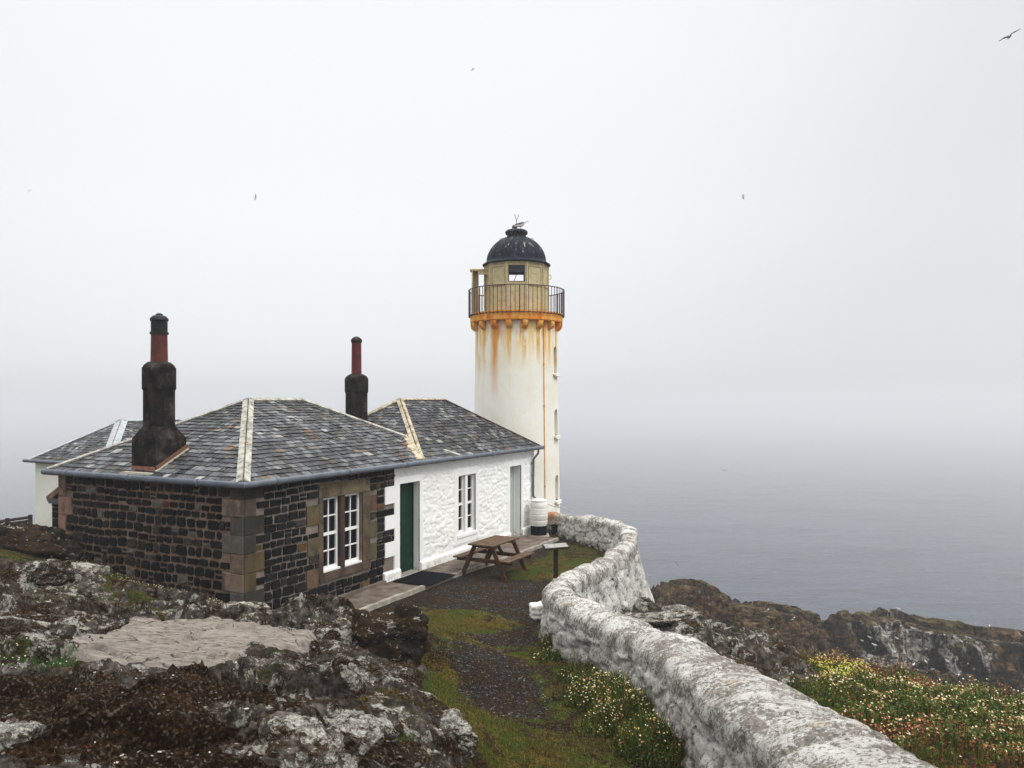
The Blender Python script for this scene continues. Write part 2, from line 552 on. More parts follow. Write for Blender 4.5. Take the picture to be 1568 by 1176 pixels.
def sea_material():
    m = NT('sea_water', .3, .24)
    m.b.inputs['IOR'].default_value = 1.333
    m.color(m.ramp(m.noise(m.pos((.10, .36, 1), (0, 0, R(-9))), .42, 6, .62, .5), [(.42, (.003, .014, .036)), (.60, (.016, .046, .088))]))
    p = m.pos((.10, .36, 1), (0, 0, R(-9)))
    a = m.noise(p, .42, 6, .62, .5)
    b = m.noise(m.pos((.19, .50, 1), (0, 0, R(12))), 1.5, 5, .6)
    bn = m.bump(a, 1.0, 12.0)
    m.bump(b, 1.0, 4.5, bn)
    return m.mat
MT['sea'] = sea_material()

def headland_material():
    m = NT('sea_rock', .92, .15)
    p = m.pos((1, 1, 1.4))
    a = m.noise(p, 1.5, 9, .74, .6)
    c = m.ramp(a, [(.36, (.006, .005, .004)), (.46, (.045, .028, .015)), (.56, (.15, .088, .036)), (.72, (.32, .225, .125))])
    c = m.mix(m.sm(m.noise(p, .35, 5, .6), .5, .62), c, m.ramp(a, [(.38, (.014, .013, .005)), (.62, (.16, .125, .045))]))
    c = m.mix(m.math('MULTIPLY', m.attr('red'), m.sm(m.noise(p, .8, 6), .42, .55)), c, (.085, .024, .012))
    # guano: pale vertical streaks running down the rock where the birds sit
    st = m.noise(m.pos((1.5, 1.5, .28)), 1.0, 8, .68, .4)
    g = m.sm(m.math('MULTIPLY_ADD', m.math('SUBTRACT', st, .5), 2.4, m.attr('guano')), .55, .75)
    c = m.mix(m.math('MULTIPLY', g, m.sm(m.attr('guano'), .02, .2)), c, m.ramp(m.noise(p, 3, 6), [(.3, (.2, .18, .16)), (.7, (.62, .59, .54))]))
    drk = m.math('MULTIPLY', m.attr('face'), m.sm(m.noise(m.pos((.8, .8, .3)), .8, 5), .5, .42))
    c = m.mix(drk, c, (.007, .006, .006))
    ck = m.noise(p, 2.4, 10, .8, .3)
    c = m.mix(m.sm(ck, .50, .42), c, (.006, .005, .004))
    c = m.mix(m.math('MULTIPLY', m.sm(m.noise(p, 1.1, 10, .78), .60, .64), .7), c, (.36, .32, .27))
    m.color(c)
    b = m.bump(m.noise(p, 2.6, 9, .75), 1.0, .6)
    return m.mat
MT['headland'] = headland_material()

# --- stonework
st_ = vcol('basalt_stone', .75, .3, .6, 12, .8, .02); MT['stone'] = st_.mat
def mortar(name, c):
    m = NT(name, .95, .1); p = m.coord()
    n = m.noise(p, 3.5, 7, .65)
    m.color(m.ramp(n, [(.3, tuple(x * .5 for x in c)), (.6, c), (.75, tuple(min(1, x * 1.4) for x in c))]))
    m.bump(m.noise(p, 45, 5, .65), .7, .012); return m.mat
MT['mortar'] = mortar('lime_mortar', (.20, .137, .105))
MT['mortar_pale'] = mortar('grey_lime_mortar', (.21, .175, .145))
def sandstone():
    m = vcol('sandstone', .85, .2, .3, 5, .5, .006)
    p = m.coord(scale=(1, 1, .6))
    base = m.b.inputs['Base Color'].links[0].from_socket
    st = m.sm(m.noise(p, 2.6, 6, .65), .56, .68)
    c = m.mix(m.math('MULTIPLY', st, .6), base, (.15, .052, .02))
    drk = m.sm(m.noise(m.coord(scale=(1, 1, .5)), 3.3, 9, .72), .47, .60)
    c = m.mix(m.math('MULTIPLY', drk, .7), c, (.032, .029, .026))
    m.color(c); return m.mat
MT['sandstone'] = sandstone()
def whitewash():
    m = NT('whitewash', .8, .25); p = m.coord()
    n = m.noise(p, 2.2, 6, .6)
    c = m.ramp(n, [(.3, (.74, .745, .72)), (.7, (.83, .83, .805))])
    z = m.sep(m.coord())[2]
    # splashed dirt low on the wall
    d = m.math('MULTIPLY', m.sm(z, .32, .0), m.sm(m.noise(p, 7, 7, .7), .45, .62))
    c = m.mix(m.math('MULTIPLY', d, .75), c, (.30, .26, .21))
    s = m.sm(m.noise(m.coord(scale=(5, 5, .6)), 2.4, 6, .65), .6, .78)
    c = m.mix(m.math('MULTIPLY', s, .25), c, (.55, .53, .46))
    m.color(c)
    m.bump(m.noise(p, 38, 5, .6), .45, .008)
    return m.mat
MT['white'] = whitewash()
MT['cream'] = simple('cream_paint', (.72, .71, .64), .7, .25, var=.06, scale=1.2, bump=.1)
MT['white_paint'] = simple('white_gloss_paint', (.78, .78, .76), .4, .4, var=.05, scale=3, bump=.1, bd=.002)
MT['green'] = simple('dark_green_paint', (.004, .030, .016), .5, .12, var=.25, scale=4, bump=.15)
MT['greydoor'] = simple('grey_green_paint', (.40, .435, .41), .55, .35, var=.08, scale=3, bump=.1)
MT['slate'] = vcol('roof_slate', .55, .22, .45, 16, .6, .006)
def slate_finish():
    m = MT['slate']; p = m.coord()
    base = m.b.inputs['Base Color'].links[0].from_socket
    o = m.sm(m.noise(p, 1.25, 7, .7), .61, .66)
    c = m.mix(m.math('MULTIPLY', o, .8), base, m.ramp(m.noise(p, 20, 3), [(.3, (.10, .04, .012)), (.7, (.28, .13, .035))]))
    sp = m.sm(m.noise(p, 9, 8, .72), .56, .64)
    c = m.mix(m.math('MULTIPLY', sp, .5), c, (.25, .25, .235))
    d = m.sm(m.noise(p, .9, 6, .6), .50, .62)
    c = m.mix(m.math('MULTIPLY', d, .6), c, (.016, .015, .013))
    m.color(c); return m.mat
MT['slate'] = slate_finish()
def lead_mat(name, a, b, orange=.4):
    m = NT(name, .75, .3); p = m.coord()
    c = m.ramp(m.noise(p, 7, 10, .76), [(.36, a), (.56, b)])
    c = m.mix(m.math('MULTIPLY', m.sm(m.noise(p, 3, 6, .7), .6, .66), orange), c, (.25, .14, .06))
    m.color(c); m.bump(m.noise(p, 30, 5), .5, .008); return m.mat
MT['lead'] = lead_mat('ridge_cement', (.085, .08, .068), (.38, .37, .32))
MT['lead_blue'] = lead_mat('ridge_zinc', (.22, .235, .25), (.36, .38, .39), .0)
MT['cement'] = lead_mat('old_cement', (.12, .085, .05), (.44, .39, .29), .7)
MT['gutter'] = simple('grey_gutter_paint', (.085, .098, .122), .45, .3, var=.25, scale=5, bump=.15)
MT['glass'] = simple('dark_glass', (.004, .005, .008), .3, .04, var=.3, scale=2, bump=0)
MT['window_backing'] = simple('pale_curtain', (.10, .105, .11), .9, .1, var=.3, scale=9, bump=0)
MT['iron'] = simple('black_iron', (.006, .006, .007), .5, .2, var=.3, scale=8)
MT['clay'] = simple('red_clay', (.085, .017, .012), .7, .3, var=.35, scale=6)
MT['clay_red'] = simple('red_painted_clay', (.085, .012, .016), .5, .2, var=.25, scale=6)
def soot():
    m = NT('sooty_stone', .9, .2); p = m.coord()
    c = m.ramp(m.noise(p, 3.2, 8, .66), [(.36, (.004, .004, .004)), (.52, (.014, .013, .012)), (.66, (.060, .052, .043))])
    c = m.mix(m.math('MULTIPLY', m.sm(m.noise(m.coord(scale=(1, 1, .3)), 5, 5), .56, .68), .35), c, (.08, .045, .028))
    m.color(c); m.bump(m.noise(p, 22, 6, .65), .6, .012); return m.mat
MT['soot'] = soot()
MT['concrete'] = simple('weathered_concrete', (.125, .10, .082), .92, .15, var=.45, scale=3.5, bump=.5, bd=.01)
MT['kerb'] = simple('pale_concrete', (.26, .235, .20), .92, .15, var=.4, scale=5, bump=.5, bd=.01)
MT['rubber'] = simple('black_rubber', (.004, .0045, .007), .8, .2, var=.3, scale=40, bump=.6)
def wood(name, a, b, rough=.75):
    m = NT(name, rough, .25); p = m.coord(scale=(1.2, 9, 9))
    n = m.noise(p, 3.5, 7, .65)
    m.color(m.ramp(n, [(.3, a), (.7, b)])); m.bump(n, .4, .006); return m.mat
MT['wood'] = wood('brown_timber', (.028, .014, .009), (.10, .048, .026))
MT['wood_top'] = wood('worn_timber', (.045, .027, .017), (.135, .088, .054))
MT['wood_dark'] = wood('creosoted_timber', (.010, .007, .005), (.04, .027, .019))
MT['plastic'] = simple('white_plastic', (.70, .69, .64), .45, .4, var=.07, scale=2.5, bump=.05)
MT['panel'] = simple('weathered_panel', (.22, .215, .20), .5, .4, var=.5, scale=14, bump=.2)
vm = vcol('painted_surface', .7, .3, .15, 12, .1, .002); MT['v'] = vm.mat
vl = vcol('leaf_surface', .75, .25, .3, 20, .0); MT['leaf'] = vl.mat

# ------------------------------------------------------------------ setting: ground
SEA_Z = -78.0
def plunge(h):
    """below the ledges the rock falls steeply into the sea"""
    return np.where(h < -15.6, h + (h + 15.6) * 26, h)
O1 = (-4.60, 13.26)                 # front corner of the stone cottage
D2 = (.4612, .8873); D1 = (-.8873, .4612)
def hl(t, s, z=0.0):
    return (O1[0] + D2[0]*t + D1[0]*s, O1[1] + D2[1]*t + D1[1]*s, z)
def to_ts(x, y):
    dx = np.asarray(x) - O1[0]; dy = np.asarray(y) - O1[1]
    return dx * D2[0] + dy * D2[1], dx * D1[0] + dy * D1[1]

# centre line of the whitewashed wall: x, y, half width, top, inner ground, outer ground
WALL = [(1.25, 24.1, .19, .50, -.05, -.6), (2.0, 21.95, .20, .68, -.02, -.8), (2.58, 20.95, .20, .76, 0, -1.0), (2.84, 20.3, .20, .80, 0, -1.15), (2.92, 19.6, .20, .80, 0, -1.15),
        (2.84, 18.7, .18, .78, 0, -1.0), (2.62, 17.5, .18, .78, 0, -.9), (2.18, 16.3, .19, .80, 0, -.7), (1.75, 15.2, .20, .82, 0, -.55),
        (1.30, 14.4, .22, .85, 0, -.45), (.93, 13.75, .24, .86, 0, -.35), (.76, 13.1, .26, .86, 0, -.2), (.93, 12.4, .28, .87, .02, -.2),
        (1.28, 11.6, .31, .88, .04, -.2), (1.78, 10.5, .35, .93, .10, -.15), (2.10, 9.2, .41, 1.04, .22, 0.0),
        (2.28, 7.6, .47, 1.24, .38, .25), (2.55, 5.6, .53, 1.45, .62, .5), (3.0, 3.2, .55, 1.7, .95, .9)]
WX = np.array([w[:2] for w in WALL])
def wall_side(x, y):
    """signed distance to the wall's centre line: positive on the sea side"""
    x = np.asarray(x, float); y = np.asarray(y, float)
    best = np.full(x.shape, 1e9); sg = np.ones(x.shape)
    P = [(-.2, 27.5)] + [tuple(p) for p in WX] + [(3.6, -3.0)]
    for (ax, ay), (bx, by) in zip(P, P[1:]):
        L = (bx-ax)**2 + (by-ay)**2
        t = np.clip(((x-ax)*(bx-ax) + (y-ay)*(by-ay)) / L, 0, 1)
        d = np.hypot(x-ax-t*(bx-ax), y-ay-t*(by-ay))
        cr_ = (bx-ax)*(y-ay) - (by-ay)*(x-ax)
        up = d < best - 1e-9
        best = np.where(up, d, best); sg = np.where(up, np.where(cr_ > 0, 1, -1), sg)
    return best * sg

inner = [(-1.5, 24, 0), (0, 22, 0), (1.8, 20, 0), (0, 18, 0), (1.2, 17, 0), (-1, 17, 0), (-.2, 15, 0), (.7, 15.2, 0), (-1.6, 15.6, 0), (-.8, 13.5, .02),
         hl(1.0, -.1, -.02), hl(1.0, -.9, 0), hl(4, -1.2, 0), hl(4, 0, 0), hl(8, -1, 0), hl(11, -.5, 0), hl(4, 3, 0), hl(8, 3, 0), hl(12.5, 3, 0),
         (0, 12, .04), (.2, 10, .12), (.5, 8.4, .26), (.6, 7.2, .40), (.2, 6.0, .75), (.9, 5, .85), (.6, 3.5, 1.4), (1.3, 9.5, .15), (1.6, 6.5, .5), (1.9, 4, .9),
         gp(373, 935, .42), gp(330, 925, .55), at(440, 940, 12.8), at(505, 937, 12.6), at(545, 942, 13.2), at(250, 908, 12.9), at(200, 895, 13.6), at(120, 878, 14.2), at(60, 872, 13.0),
         at(30, 872, 11.8), at(150, 884, 12.0), at(10, 826, 14.5), at(45, 838, 14.6), at(-60, 830, 14),
         at(600, 948, 12.0), at(640, 968, 10.8), at(560, 955, 10.6), at(655, 1030, 10.0), at(640, 1060, 8.9), at(700, 1080, 8.2), at(715, 1000, 10.6),
         at(300, 952, 10.6), at(420, 958, 10.3), at(300, 1035, 8.0), at(160, 1020, 8.2), at(480, 985, 9.4), at(110, 985, 9.0), at(420, 1020, 8.3), at(200, 940, 11.0), at(370, 940, 11.6),
         at(0, 945, 9.4), at(0, 1050, 6.0), at(200, 1060, 6.3), at(0, 1176, 4.0), at(200, 1176, 4.0), at(400, 1100, 5.4), at(400, 1176, 4.3), at(550, 1176, 4.9),
         at(560, 1040, 7.4), at(520, 1080, 6.2), at(600, 1090, 6.5), at(650, 1120, 6.3), at(712, 1140, 6.7), at(715, 1176, 6.4), at(760, 1176, 6.9), at(850, 1176, 7.3),
         (0, 2.2, 2.2), (-2, 2.2, 2.3), (-4, 2.5, 2.3), (-8, 3, 2.2), (1.5, 1.5, 1.9), (0, -3, 2.4), (-8, -3, 2.3), (2.5, -3, 2.2), (-12, 8, 1.6), (-14, 14, 1.4),
         (-12, 20, .4), (-16, 22, -.6), (-10, 26, -.8), (-18, 27, -1.0), (-30, 30, -1.5), (-30, 10, .5), (-4, 28, -.6), (-2, 30, -.8), (-8, 36, -2), (-25, 45, -5), (-60, 40, -4), (-60, 0, 0), (-20, -15, 1.5), (-60, -15, 0), (10, -15, 1.5)]
outer = [(2.0, 26, -2.5), (3.2, 22.6, -1.6), (3.6, 20, -1.15), (3.3, 18.2, -.95), (2.6, 16, -.65), (1.8, 14.2, -.4), (1.5, 13.0, -.28), (1.9, 11.6, -.22), (2.7, 10, -.12), (3.1, 8, .22), (3.5, 5.6, .5), (4.0, 3, .9),
         at(950, 922, 15.5), at(1000, 938, 15.8), at(1080, 943, 16.0), at(1130, 965, 15.2), at(1170, 990, 14.6), at(1190, 1015, 13.6), at(1080, 975, 13.2), at(1180, 1045, 11.3), at(1140, 1010, 11.5),
         at(1240, 1018, 13.5), at(1330, 1030, 13.2), at(1440, 1062, 12.6), at(1568, 1082, 12.0), at(1700, 1110, 11.5), at(1230, 1050, 10.4), at(1350, 1070, 10.0), at(1450, 1110, 9.0), at(1568, 1130, 8.8), at(1568, 1176, 7.2), at(1450, 1150, 7.2), at(1700, 1176, 7.5),
         (9, 3, 1.0), (6, 3, 1.0), (6, -3, 1.6), (14, 0, .6), (30, -10, 0), (12, 9, -1.2),
         (5.6, 17.6, -2.4), (3.4, 18.4, -1.2), (4.2, 19.0, -2.2), (7.5, 17, -3.5), (10.5, 15.6, -3.6), (13, 13.5, -3.6), (5, 21.5, -5.5), (3.9, 24, -6), (9, 21, -8), (14, 19, -9), (18, 14, -8),
         (2.5, 30, -9), (8, 27, -15), (16, 26, -15), (30, 20, -14), (30, 5, -5), (45, 10, -14), (2, 38, -18.5), (12, 34, -18.5), (30, 32, -18.5), (60, 30, -18.5), (60, -15, -8)]
Hi = RBF(inner); Ho = RBF(outer)
ROCK_P = [gp(-300, 845, 1.5), gp(90, 868, 1.3), gp(200, 900, 1.0), gp(330, 925, .6), gp(440, 938, .5), gp(545, 945, .4), at(650, 960, 10.6), at(655, 1035, 9.6), at(640, 1060, 8.6), at(690, 1090, 7.2), at(722, 1176, 6.5), (-.1, 4.5), (.3, 2), (.3, -6), (-30, -6), (-30, 12)]
GRASS_P = [[gp(640, 930), gp(760, 925), gp(870, 950), gp(830, 990, .05), gp(700, 990, .05), gp(660, 1000, .1)],
           [at(645, 1020, 10.2), at(700, 1020, 10.2), at(695, 1090, 8.6), at(650, 1075, 8.9)],
           [at(690, 1090, 8.0), at(780, 1105, 8.4), at(880, 1120, 8.2), at(960, 1176, 7.4), at(730, 1200, 6.2)],
           [gp(700, 925), gp(600, 930), gp(560, 945), gp(640, 955, .2)],
           [gp(840, 850), gp(920, 858), gp(880, 885), gp(790, 885), gp(780, 862)],
           [at(-60, 1000, 8.0), at(110, 1002, 8.5), at(115, 1032, 7.9), at(-60, 1032, 7.4)],
           [at(130, 908, 12), at(250, 920, 12.0), at(330, 940, 11.7), at(280, 945, 11.0), at(150, 930, 11)],
           [at(540, 1070, 6.6), at(640, 1085, 6.6), at(640, 1115, 6.0), at(560, 1110, 5.7)]]
GRAV_P = [[gp(640, 905), gp(760, 880), gp(840, 890), gp(830, 970), gp(740, 935), gp(640, 935)],
          [gp(700, 985, .04), gp(825, 945), gp(830, 985, .02), gp(735, 995, .04)],
          [gp(690, 1010, .1), gp(760, 1000, .05), gp(830, 1040, .1), gp(835, 1080, .15), gp(760, 1100, .2), gp(700, 1070, .2)],
          hl(1, -.9)[:2] and [hl(1, -.8), hl(11, -.8), hl(11.5, -1.7), hl(1, -1.8)]]
SLAB_P = [[at(95, 1000, 8.4), at(145, 985, 9.0), at(200, 966, 9.9), at(330, 955, 10.5), at(420, 962, 10.1), at(470, 975, 9.7), at(460, 1000, 9.0), at(380, 1010, 8.6), at(350, 1033, 8.1), at(250, 1038, 7.9), at(140, 1028, 8.0)]]
PEAT_P = [at(-250, 1060, 6), at(160, 1050, 6.6), at(330, 1075, 6.1), at(300, 1120, 5.2), at(330, 1300, 3.8), at(-300, 1300, 3.8)]
OROCK_P = [(1.6, 17), (5.5, 17.6), (5.3, 13.5), (4.7, 12.3), (4.3, 10.6), (2.6, 10.4), (1.5, 12.5)]

def ground_h(x, y, masks=False):
    x = np.asarray(x, float); y = np.asarray(y, float)
    ws = wall_side(x, y)
    k = sstep(-.12, .12, ws)
    h = Hi(x, y) * (1 - k) + Ho(x, y) * k
    rp = sstep(-.35, .25, inpoly_dist(x, y, ROCK_P)) * (1 - k)
    gr = np.full(h.shape, .50) * (1 - rp)
    for P in GRASS_P: gr = np.maximum(gr, sstep(-.35, .3, inpoly_dist(x, y, P)))
    gv = np.zeros_like(h)
    for P in GRAV_P: gv = np.maximum(gv, sstep(-.4, .3, inpoly_dist(x, y, P)))
    sl = np.zeros_like(h)
    for P in SLAB_P: sl = np.maximum(sl, sstep(-.15, .12, inpoly_dist(x, y, P) + .9 * (fbm(x*1.5, y*1.5, oct=6, seed=5, gain=.6) - .5)))
    ok = sstep(-.4, .3, inpoly_dist(x, y, OROCK_P) + .8 * (fbm(x*1.3, y*1.3, seed=6) - .5)) * k
    # layered rock relief
    c, s_ = math.cos(.45), math.sin(.45)
    xr = x * c + y * s_; yr = -x * s_ + y * c
    f1, f2, cid, tl = worley_t(xr * .8 + .6 * fbm(x, y, seed=3), yr * 1.7 + .6 * fbm(x, y, seed=4), 7)
    blocks = (cid - .5) * .28 + tl * .60 - .12 * sstep(.09, .0, f2 - f1)
    f1b, f2b, cidb, tlb = worley_t(xr * 2.8 + fbm(x*3, y*3, seed=8), yr * 5.5, 9)
    blocks2 = (cidb - .5) * .085 + tlb * .16 - .04 * sstep(.10, .0, f2b - f1b)
    fine = (fbm(x * 3.1, y * 3.1, oct=6, seed=1, gain=.55) - .5) * .15 + (ridged(x * 1.5, y * 1.5, 5, seed=2) - .45) * .10
    lump = (fbm(x * 13, y * 15, oct=4, seed=13, gain=.65) - .5) * .05 + (fbm(xr * 1.4, yr * 8, oct=5, seed=14, gain=.6) - .5) * .12
    r = np.clip(rp + ok, 0, 1)
    rocky = (blocks + blocks2) * (.55 + .45 * sstep(.4, .62, fbm(x * .55, y * .55, seed=21))) + fine + lump
    h = h + r * rocky * (1 - .88 * sl)
    h = h + sl * (.10 - .02 * sstep(.05, 0, f2 - f1)) + sl * ((fbm(x*5, y*8, oct=5, seed=30, gain=.62) - .5) * .05 + (cidb - .5) * .022 + (cid - .5) * .05)
    h = h + (1 - r) * ((fbm(x * 1.1, y * 1.1, oct=5, seed=40) - .5) * .10 + (fbm(x * 7, y * 7, oct=4, seed=41, gain=.6) - .5) * .05 * (1 - .5 * gv))
    # level floor beside and beneath the cottage and the terrace
    t, s = to_ts(x, y)
    q = sstep(-1.55, -1.1, s) * sstep(.8, 1.9, t) * sstep(12.5, 11.3, t) * sstep(6, 5, s) * (1 - k)
    h = h * (1 - q) + (-.03) * q
    dip = np.exp(-((x + .15) ** 2 / .5 + (y - 9.9) ** 2 / 1.6)) * .14
    h = h - dip
    if masks:
        rm = rp * (.62 + .0 * x)
        peaty = rp
        pt_ = sstep(-.5, .5, inpoly_dist(x, y, PEAT_P))
        return h, np.clip(np.maximum(rp * (.54 - .34 * pt_), ok * .95), 0, 1), gr, gv, sl * (1 - k), peaty, k, ws
    return h

def lines(segs):
    out = []
    for a, b, st in segs:
        n = max(1, int(round((b - a) / st)))
        out += list(np.linspace(a, b, n, endpoint=False))
    out.append(segs[-1][1])
    return np.array(out)
gx = lines([(-120, -30, 6), (-30, -12, 1), (-12, -7.5, .15), (-7.5, 4.6, .03), (4.6, 8, .06), (8, 14, .25), (14, 40, 1.5), (40, 100, 6)])
gy = lines([(-30, -4, 3), (-4, 2.2, .4), (2.2, 6, .022), (6, 10, .03), (10, 16, .045), (16, 25, .1), (25, 40, .5), (40, 90, 4)])
GX, GY = np.meshgrid(gx, gy, indexing='ij')
gh, m_rock, m_grass, m_grav, m_slab, m_peat, m_out, m_ws = ground_h(GX, GY, True)
far = sstep(36, 44, GY) * 1.0
gh = np.where(GY > 36, gh * (1 - far) + (-19.0) * far, gh)
edge_l = sstep(-70, -110, GX); gh = plunge(gh * (1 - edge_l) - 19 * edge_l)
veg_m = sstep(.2, .8, m_out) * (1 - m_rock)
gV = np.stack([GX, GY, gh], -1).reshape(-1, 3)
Q = grid_faces(len(gx), len(gy))
ground = np_mesh('ground', gV, Q, MT['ground'], {'rock': m_rock.ravel(), 'grass': np.maximum(m_grass, veg_m * .6 * (GY < 16)).ravel(), 'gravel': m_grav.ravel(), 'slab': m_slab.ravel(), 'peaty': m_peat.ravel()})
tag(ground, kind='structure')

def gz(x, y):
    i = min(max(int(np.searchsorted(gx, x)) - 1, 0), len(gx) - 2); j = min(max(int(np.searchsorted(gy, y)) - 1, 0), len(gy) - 2)
    a = (x - gx[i]) / (gx[i+1] - gx[i]); b = (y - gy[j]) / (gy[j+1] - gy[j])
    return float((gh[i, j] * (1-a) + gh[i+1, j] * a) * (1-b) + (gh[i, j+1] * (1-a) + gh[i+1, j+1] * a) * b)

# ------------------------------------------------------------------ sea
sxl = lines([(-2400, -400, 200), (-400, -80, 20), (-80, 560, 6.5), (560, 700, 20), (700, 2400, 200)])
syl = lines([(-400, 40, 60), (40, 180, 12), (180, 760, 3.6), (760, 1000, 12), (1000, 3700, 150)])
SX, SY = np.meshgrid(sxl, syl, indexing='ij')
near = sstep(1000, 600, SY) * sstep(-80, -30, SX) * sstep(560, 480, SX)
SZ = SEA_Z + near * ((fbm(SX * .016 + SY * .007, SY * .052, oct=4, seed=60) - .5) * 4.8)
sea = np_mesh('sea', np.stack([SX, SY, SZ], -1).reshape(-1, 3), grid_faces(len(sxl), len(syl)), MT['sea'])
tag(sea, kind='structure')

# ------------------------------------------------------------------ sea cliffs across the inlet
fp = []
top_l = [(985, 893, 53), (1010, 888, 55), (1040, 886, 56), (1075, 893, 56), (1105, 906, 57), (1170, 914, 57), (1225, 928, 57), (1255, 942, 55)]
top_r = [(1292, 934, 54.6), (1310, 932, 55), (1360, 938, 56), (1430, 944, 57), (1500, 953, 57), (1568, 963, 57), (1700, 985, 57), (1900, 1015, 57)]
for u, v, Y in top_l + top_r:
    fp.append(at(u, v, Y)); p = at(u, v, Y + 2.2); fp.append((p[0], p[1], -18)); fp.append((p[0] * 1.1, p[1] + 8, -19))
for u, v, Y in [(1000, 922, 47), (1060, 925, 50), (1120, 935, 49), (1190, 945, 50), (1240, 957, 49), (1230, 985, 44), (1150, 965, 43), (1060, 945, 42), (1000, 950, 40),
                (1290, 968, 49.6), (1330, 966, 49.8), (1380, 958, 50), (1430, 957, 50), (1480, 965, 49.8), (1530, 980, 49.5), (1600, 995, 49), (1750, 1010, 49),
                (1300, 1022, 48.6), (1350, 1030, 48.8), (1400, 1034, 48.8), (1450, 1036, 48.8), (1500, 1042, 48.4), (1560, 1048, 48), (1650, 1062, 48), (1750, 1070, 48),
                (1260, 1010, 45), (1330, 1040, 45.5), (1400, 1046, 45.8), (1480, 1056, 45), (1568, 1068, 44), (1250, 1040, 40), (1350, 1075, 40), (1500, 1100, 40), (1650, 1110, 40)]:
    fp.append(at(u, v, Y))
for x, y, z in [(6, 50, -19), (5, 42, -19), (6.5, 56, -18.5), (8, 36, -19), (20, 33, -19), (35, 33, -19), (55, 35, -19), (58, 48, -14)]:
    fp.append((x, y, z))
Hf = RBF(fp)
def cliff_h(x, y):
    h = Hf(x, y)
    f1, f2, cid = worley(x * .45 + .6 * fbm(x*.4, y*.4, seed=71), y * .6, 72)
    f1b, f2b, cidb = worley(x * 1.3 + .5 * fbm(x, y, seed=73), y * 1.5, 74)
    h = h + (cid - .5) * 1.1 - .5 * sstep(.12, 0, f2 - f1) + (cidb - .5) * .6 - .25 * sstep(.12, 0, f2b - f1b)
    h = h + (fbm(x * 2.6, y * 2.6, oct=4, seed=79, gain=.65) - .5) * .55 + (fbm(x * .9, y * .9, oct=6, seed=75, gain=.6) - .5) * 1.0 + (ridged(x * .8 + y * .3, y * 1.2, 5, seed=76) - .45) * .5
    return h
fx = lines([(4, 8, .5), (8, 38, .10), (38, 60, .5)])
fy = lines([(33, 40, .5), (40, 47.5, .18), (47.5, 51, .055), (51, 60, .14), (60, 68, 1)])
FX, FY = np.meshgrid(fx, fy, indexing='ij')
# the brink wanders, so the face is not a ruled line
FYw = FY + sstep(44, 48, FY) * sstep(56, 52, FY) * ((fbm(FX * .35, FX * 0 + 3, oct=4, seed=80) - .5) * 3.2)
FH = cliff_h(FX, FY)
_tp = sorted([(at(u, v, Y)[0], at(u, v, Y)[2]) for u, v, Y in top_l + [(1266, 958, 54.6)] + top_r])
cap = np.interp(FX * 55.5 / np.clip(FY, 46, 60), [p[0] for p in _tp], [p[1] for p in _tp]) * np.clip(FY, 46, 60) / 55.5 + (1 - np.clip(FY, 46, 60) / 55.5) * EYE
cap = cap + (fbm(FX * .8, FY * .8, oct=4, seed=90) - .5) * .5 + (worley(FX * .42 + .3 * FY, FY * .35, 91)[2] - .5) * .9 - .45
FH = np.where(FH > cap - .3, cap - .3 + .5 * np.tanh((FH - cap + .3) / .7), FH)
_st = .55; _fr = FH / _st - np.floor(FH / _st); FH = np.where(FH > -15, (np.floor(FH / _st) + sstep(.25, .75, _fr)) * _st * .75 + FH * .25, FH)
FH = plunge(FH)
FXw = FX + (fbm(FY * 1.2, FH * .8, oct=4, seed=81) - .5) * .5 * sstep(46, 48, FY)
FYw = FYw + (fbm(FX * 1.1, FH * 1.1, oct=5, seed=82) - .5) * 1.6 * sstep(47, 48, FY) * sstep(53, 51, FY)
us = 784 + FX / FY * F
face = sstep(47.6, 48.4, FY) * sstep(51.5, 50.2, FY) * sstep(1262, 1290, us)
gu = 1.12 * (sstep(1262, 1330, us) * (1 - .65 * sstep(1500, 1540, us)) * sstep(47.6, 48.4, FY) * sstep(52, 50.2, FY)) * .62
gu = np.maximum(gu, .36 * sstep(.55, .7, fbm(FX * .3, FY * .3, seed=84)))
red = sstep(49, 46, FY) * sstep(.45, .6, fbm(FX * .2, FY * .25, seed=85))
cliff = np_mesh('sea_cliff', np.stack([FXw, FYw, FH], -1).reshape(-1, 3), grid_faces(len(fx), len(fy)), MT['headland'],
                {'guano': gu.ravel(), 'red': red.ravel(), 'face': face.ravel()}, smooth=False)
tag(cliff, kind='structure')
_k = FX.size
from itertools import product
def cliff_at(x, y):
    """nearest vertex of the cliff mesh as built"""
    d = (FXw - x) ** 2 + (FYw - y) ** 2
    i = np.unravel_index(np.argmin(d), d.shape)
    return float(FXw[i]), float(FYw[i]), float(FH[i])
def cliff_ray(u, v):
    """where a line of sight meets the cliff, used to seat the birds on it"""
    px = 784 + FXw / FYw * F; py = HZ + (EYE - FH) / FYw * F
    d = (px - u) ** 2 + (py - v) ** 2 + (FYw - 40) * .05
    i = np.unravel_index(np.argmin(d), d.shape)
    return float(FXw[i]), float(FYw[i]), float(FH[i])

# ================================================================== COTTAGE
rnd = random.Random(11)
HZ_ROT = math.atan2(D2[1], D2[0])
house = empty('cottage', (O1[0], O1[1], 0), HZ_ROT)
tag(house, 'low slate roofed cottage of dark stone with a whitewashed far half joining the lighthouse', 'cottage')
EZ = 2.6            # eaves
LT, LS = 6.70, 5.09  # stone block
WT1, WS = 11.35, 3.9

def right_map(a, z, d): return (a, -d, z)
def left_map(a, z, d): return (-d, a, z)

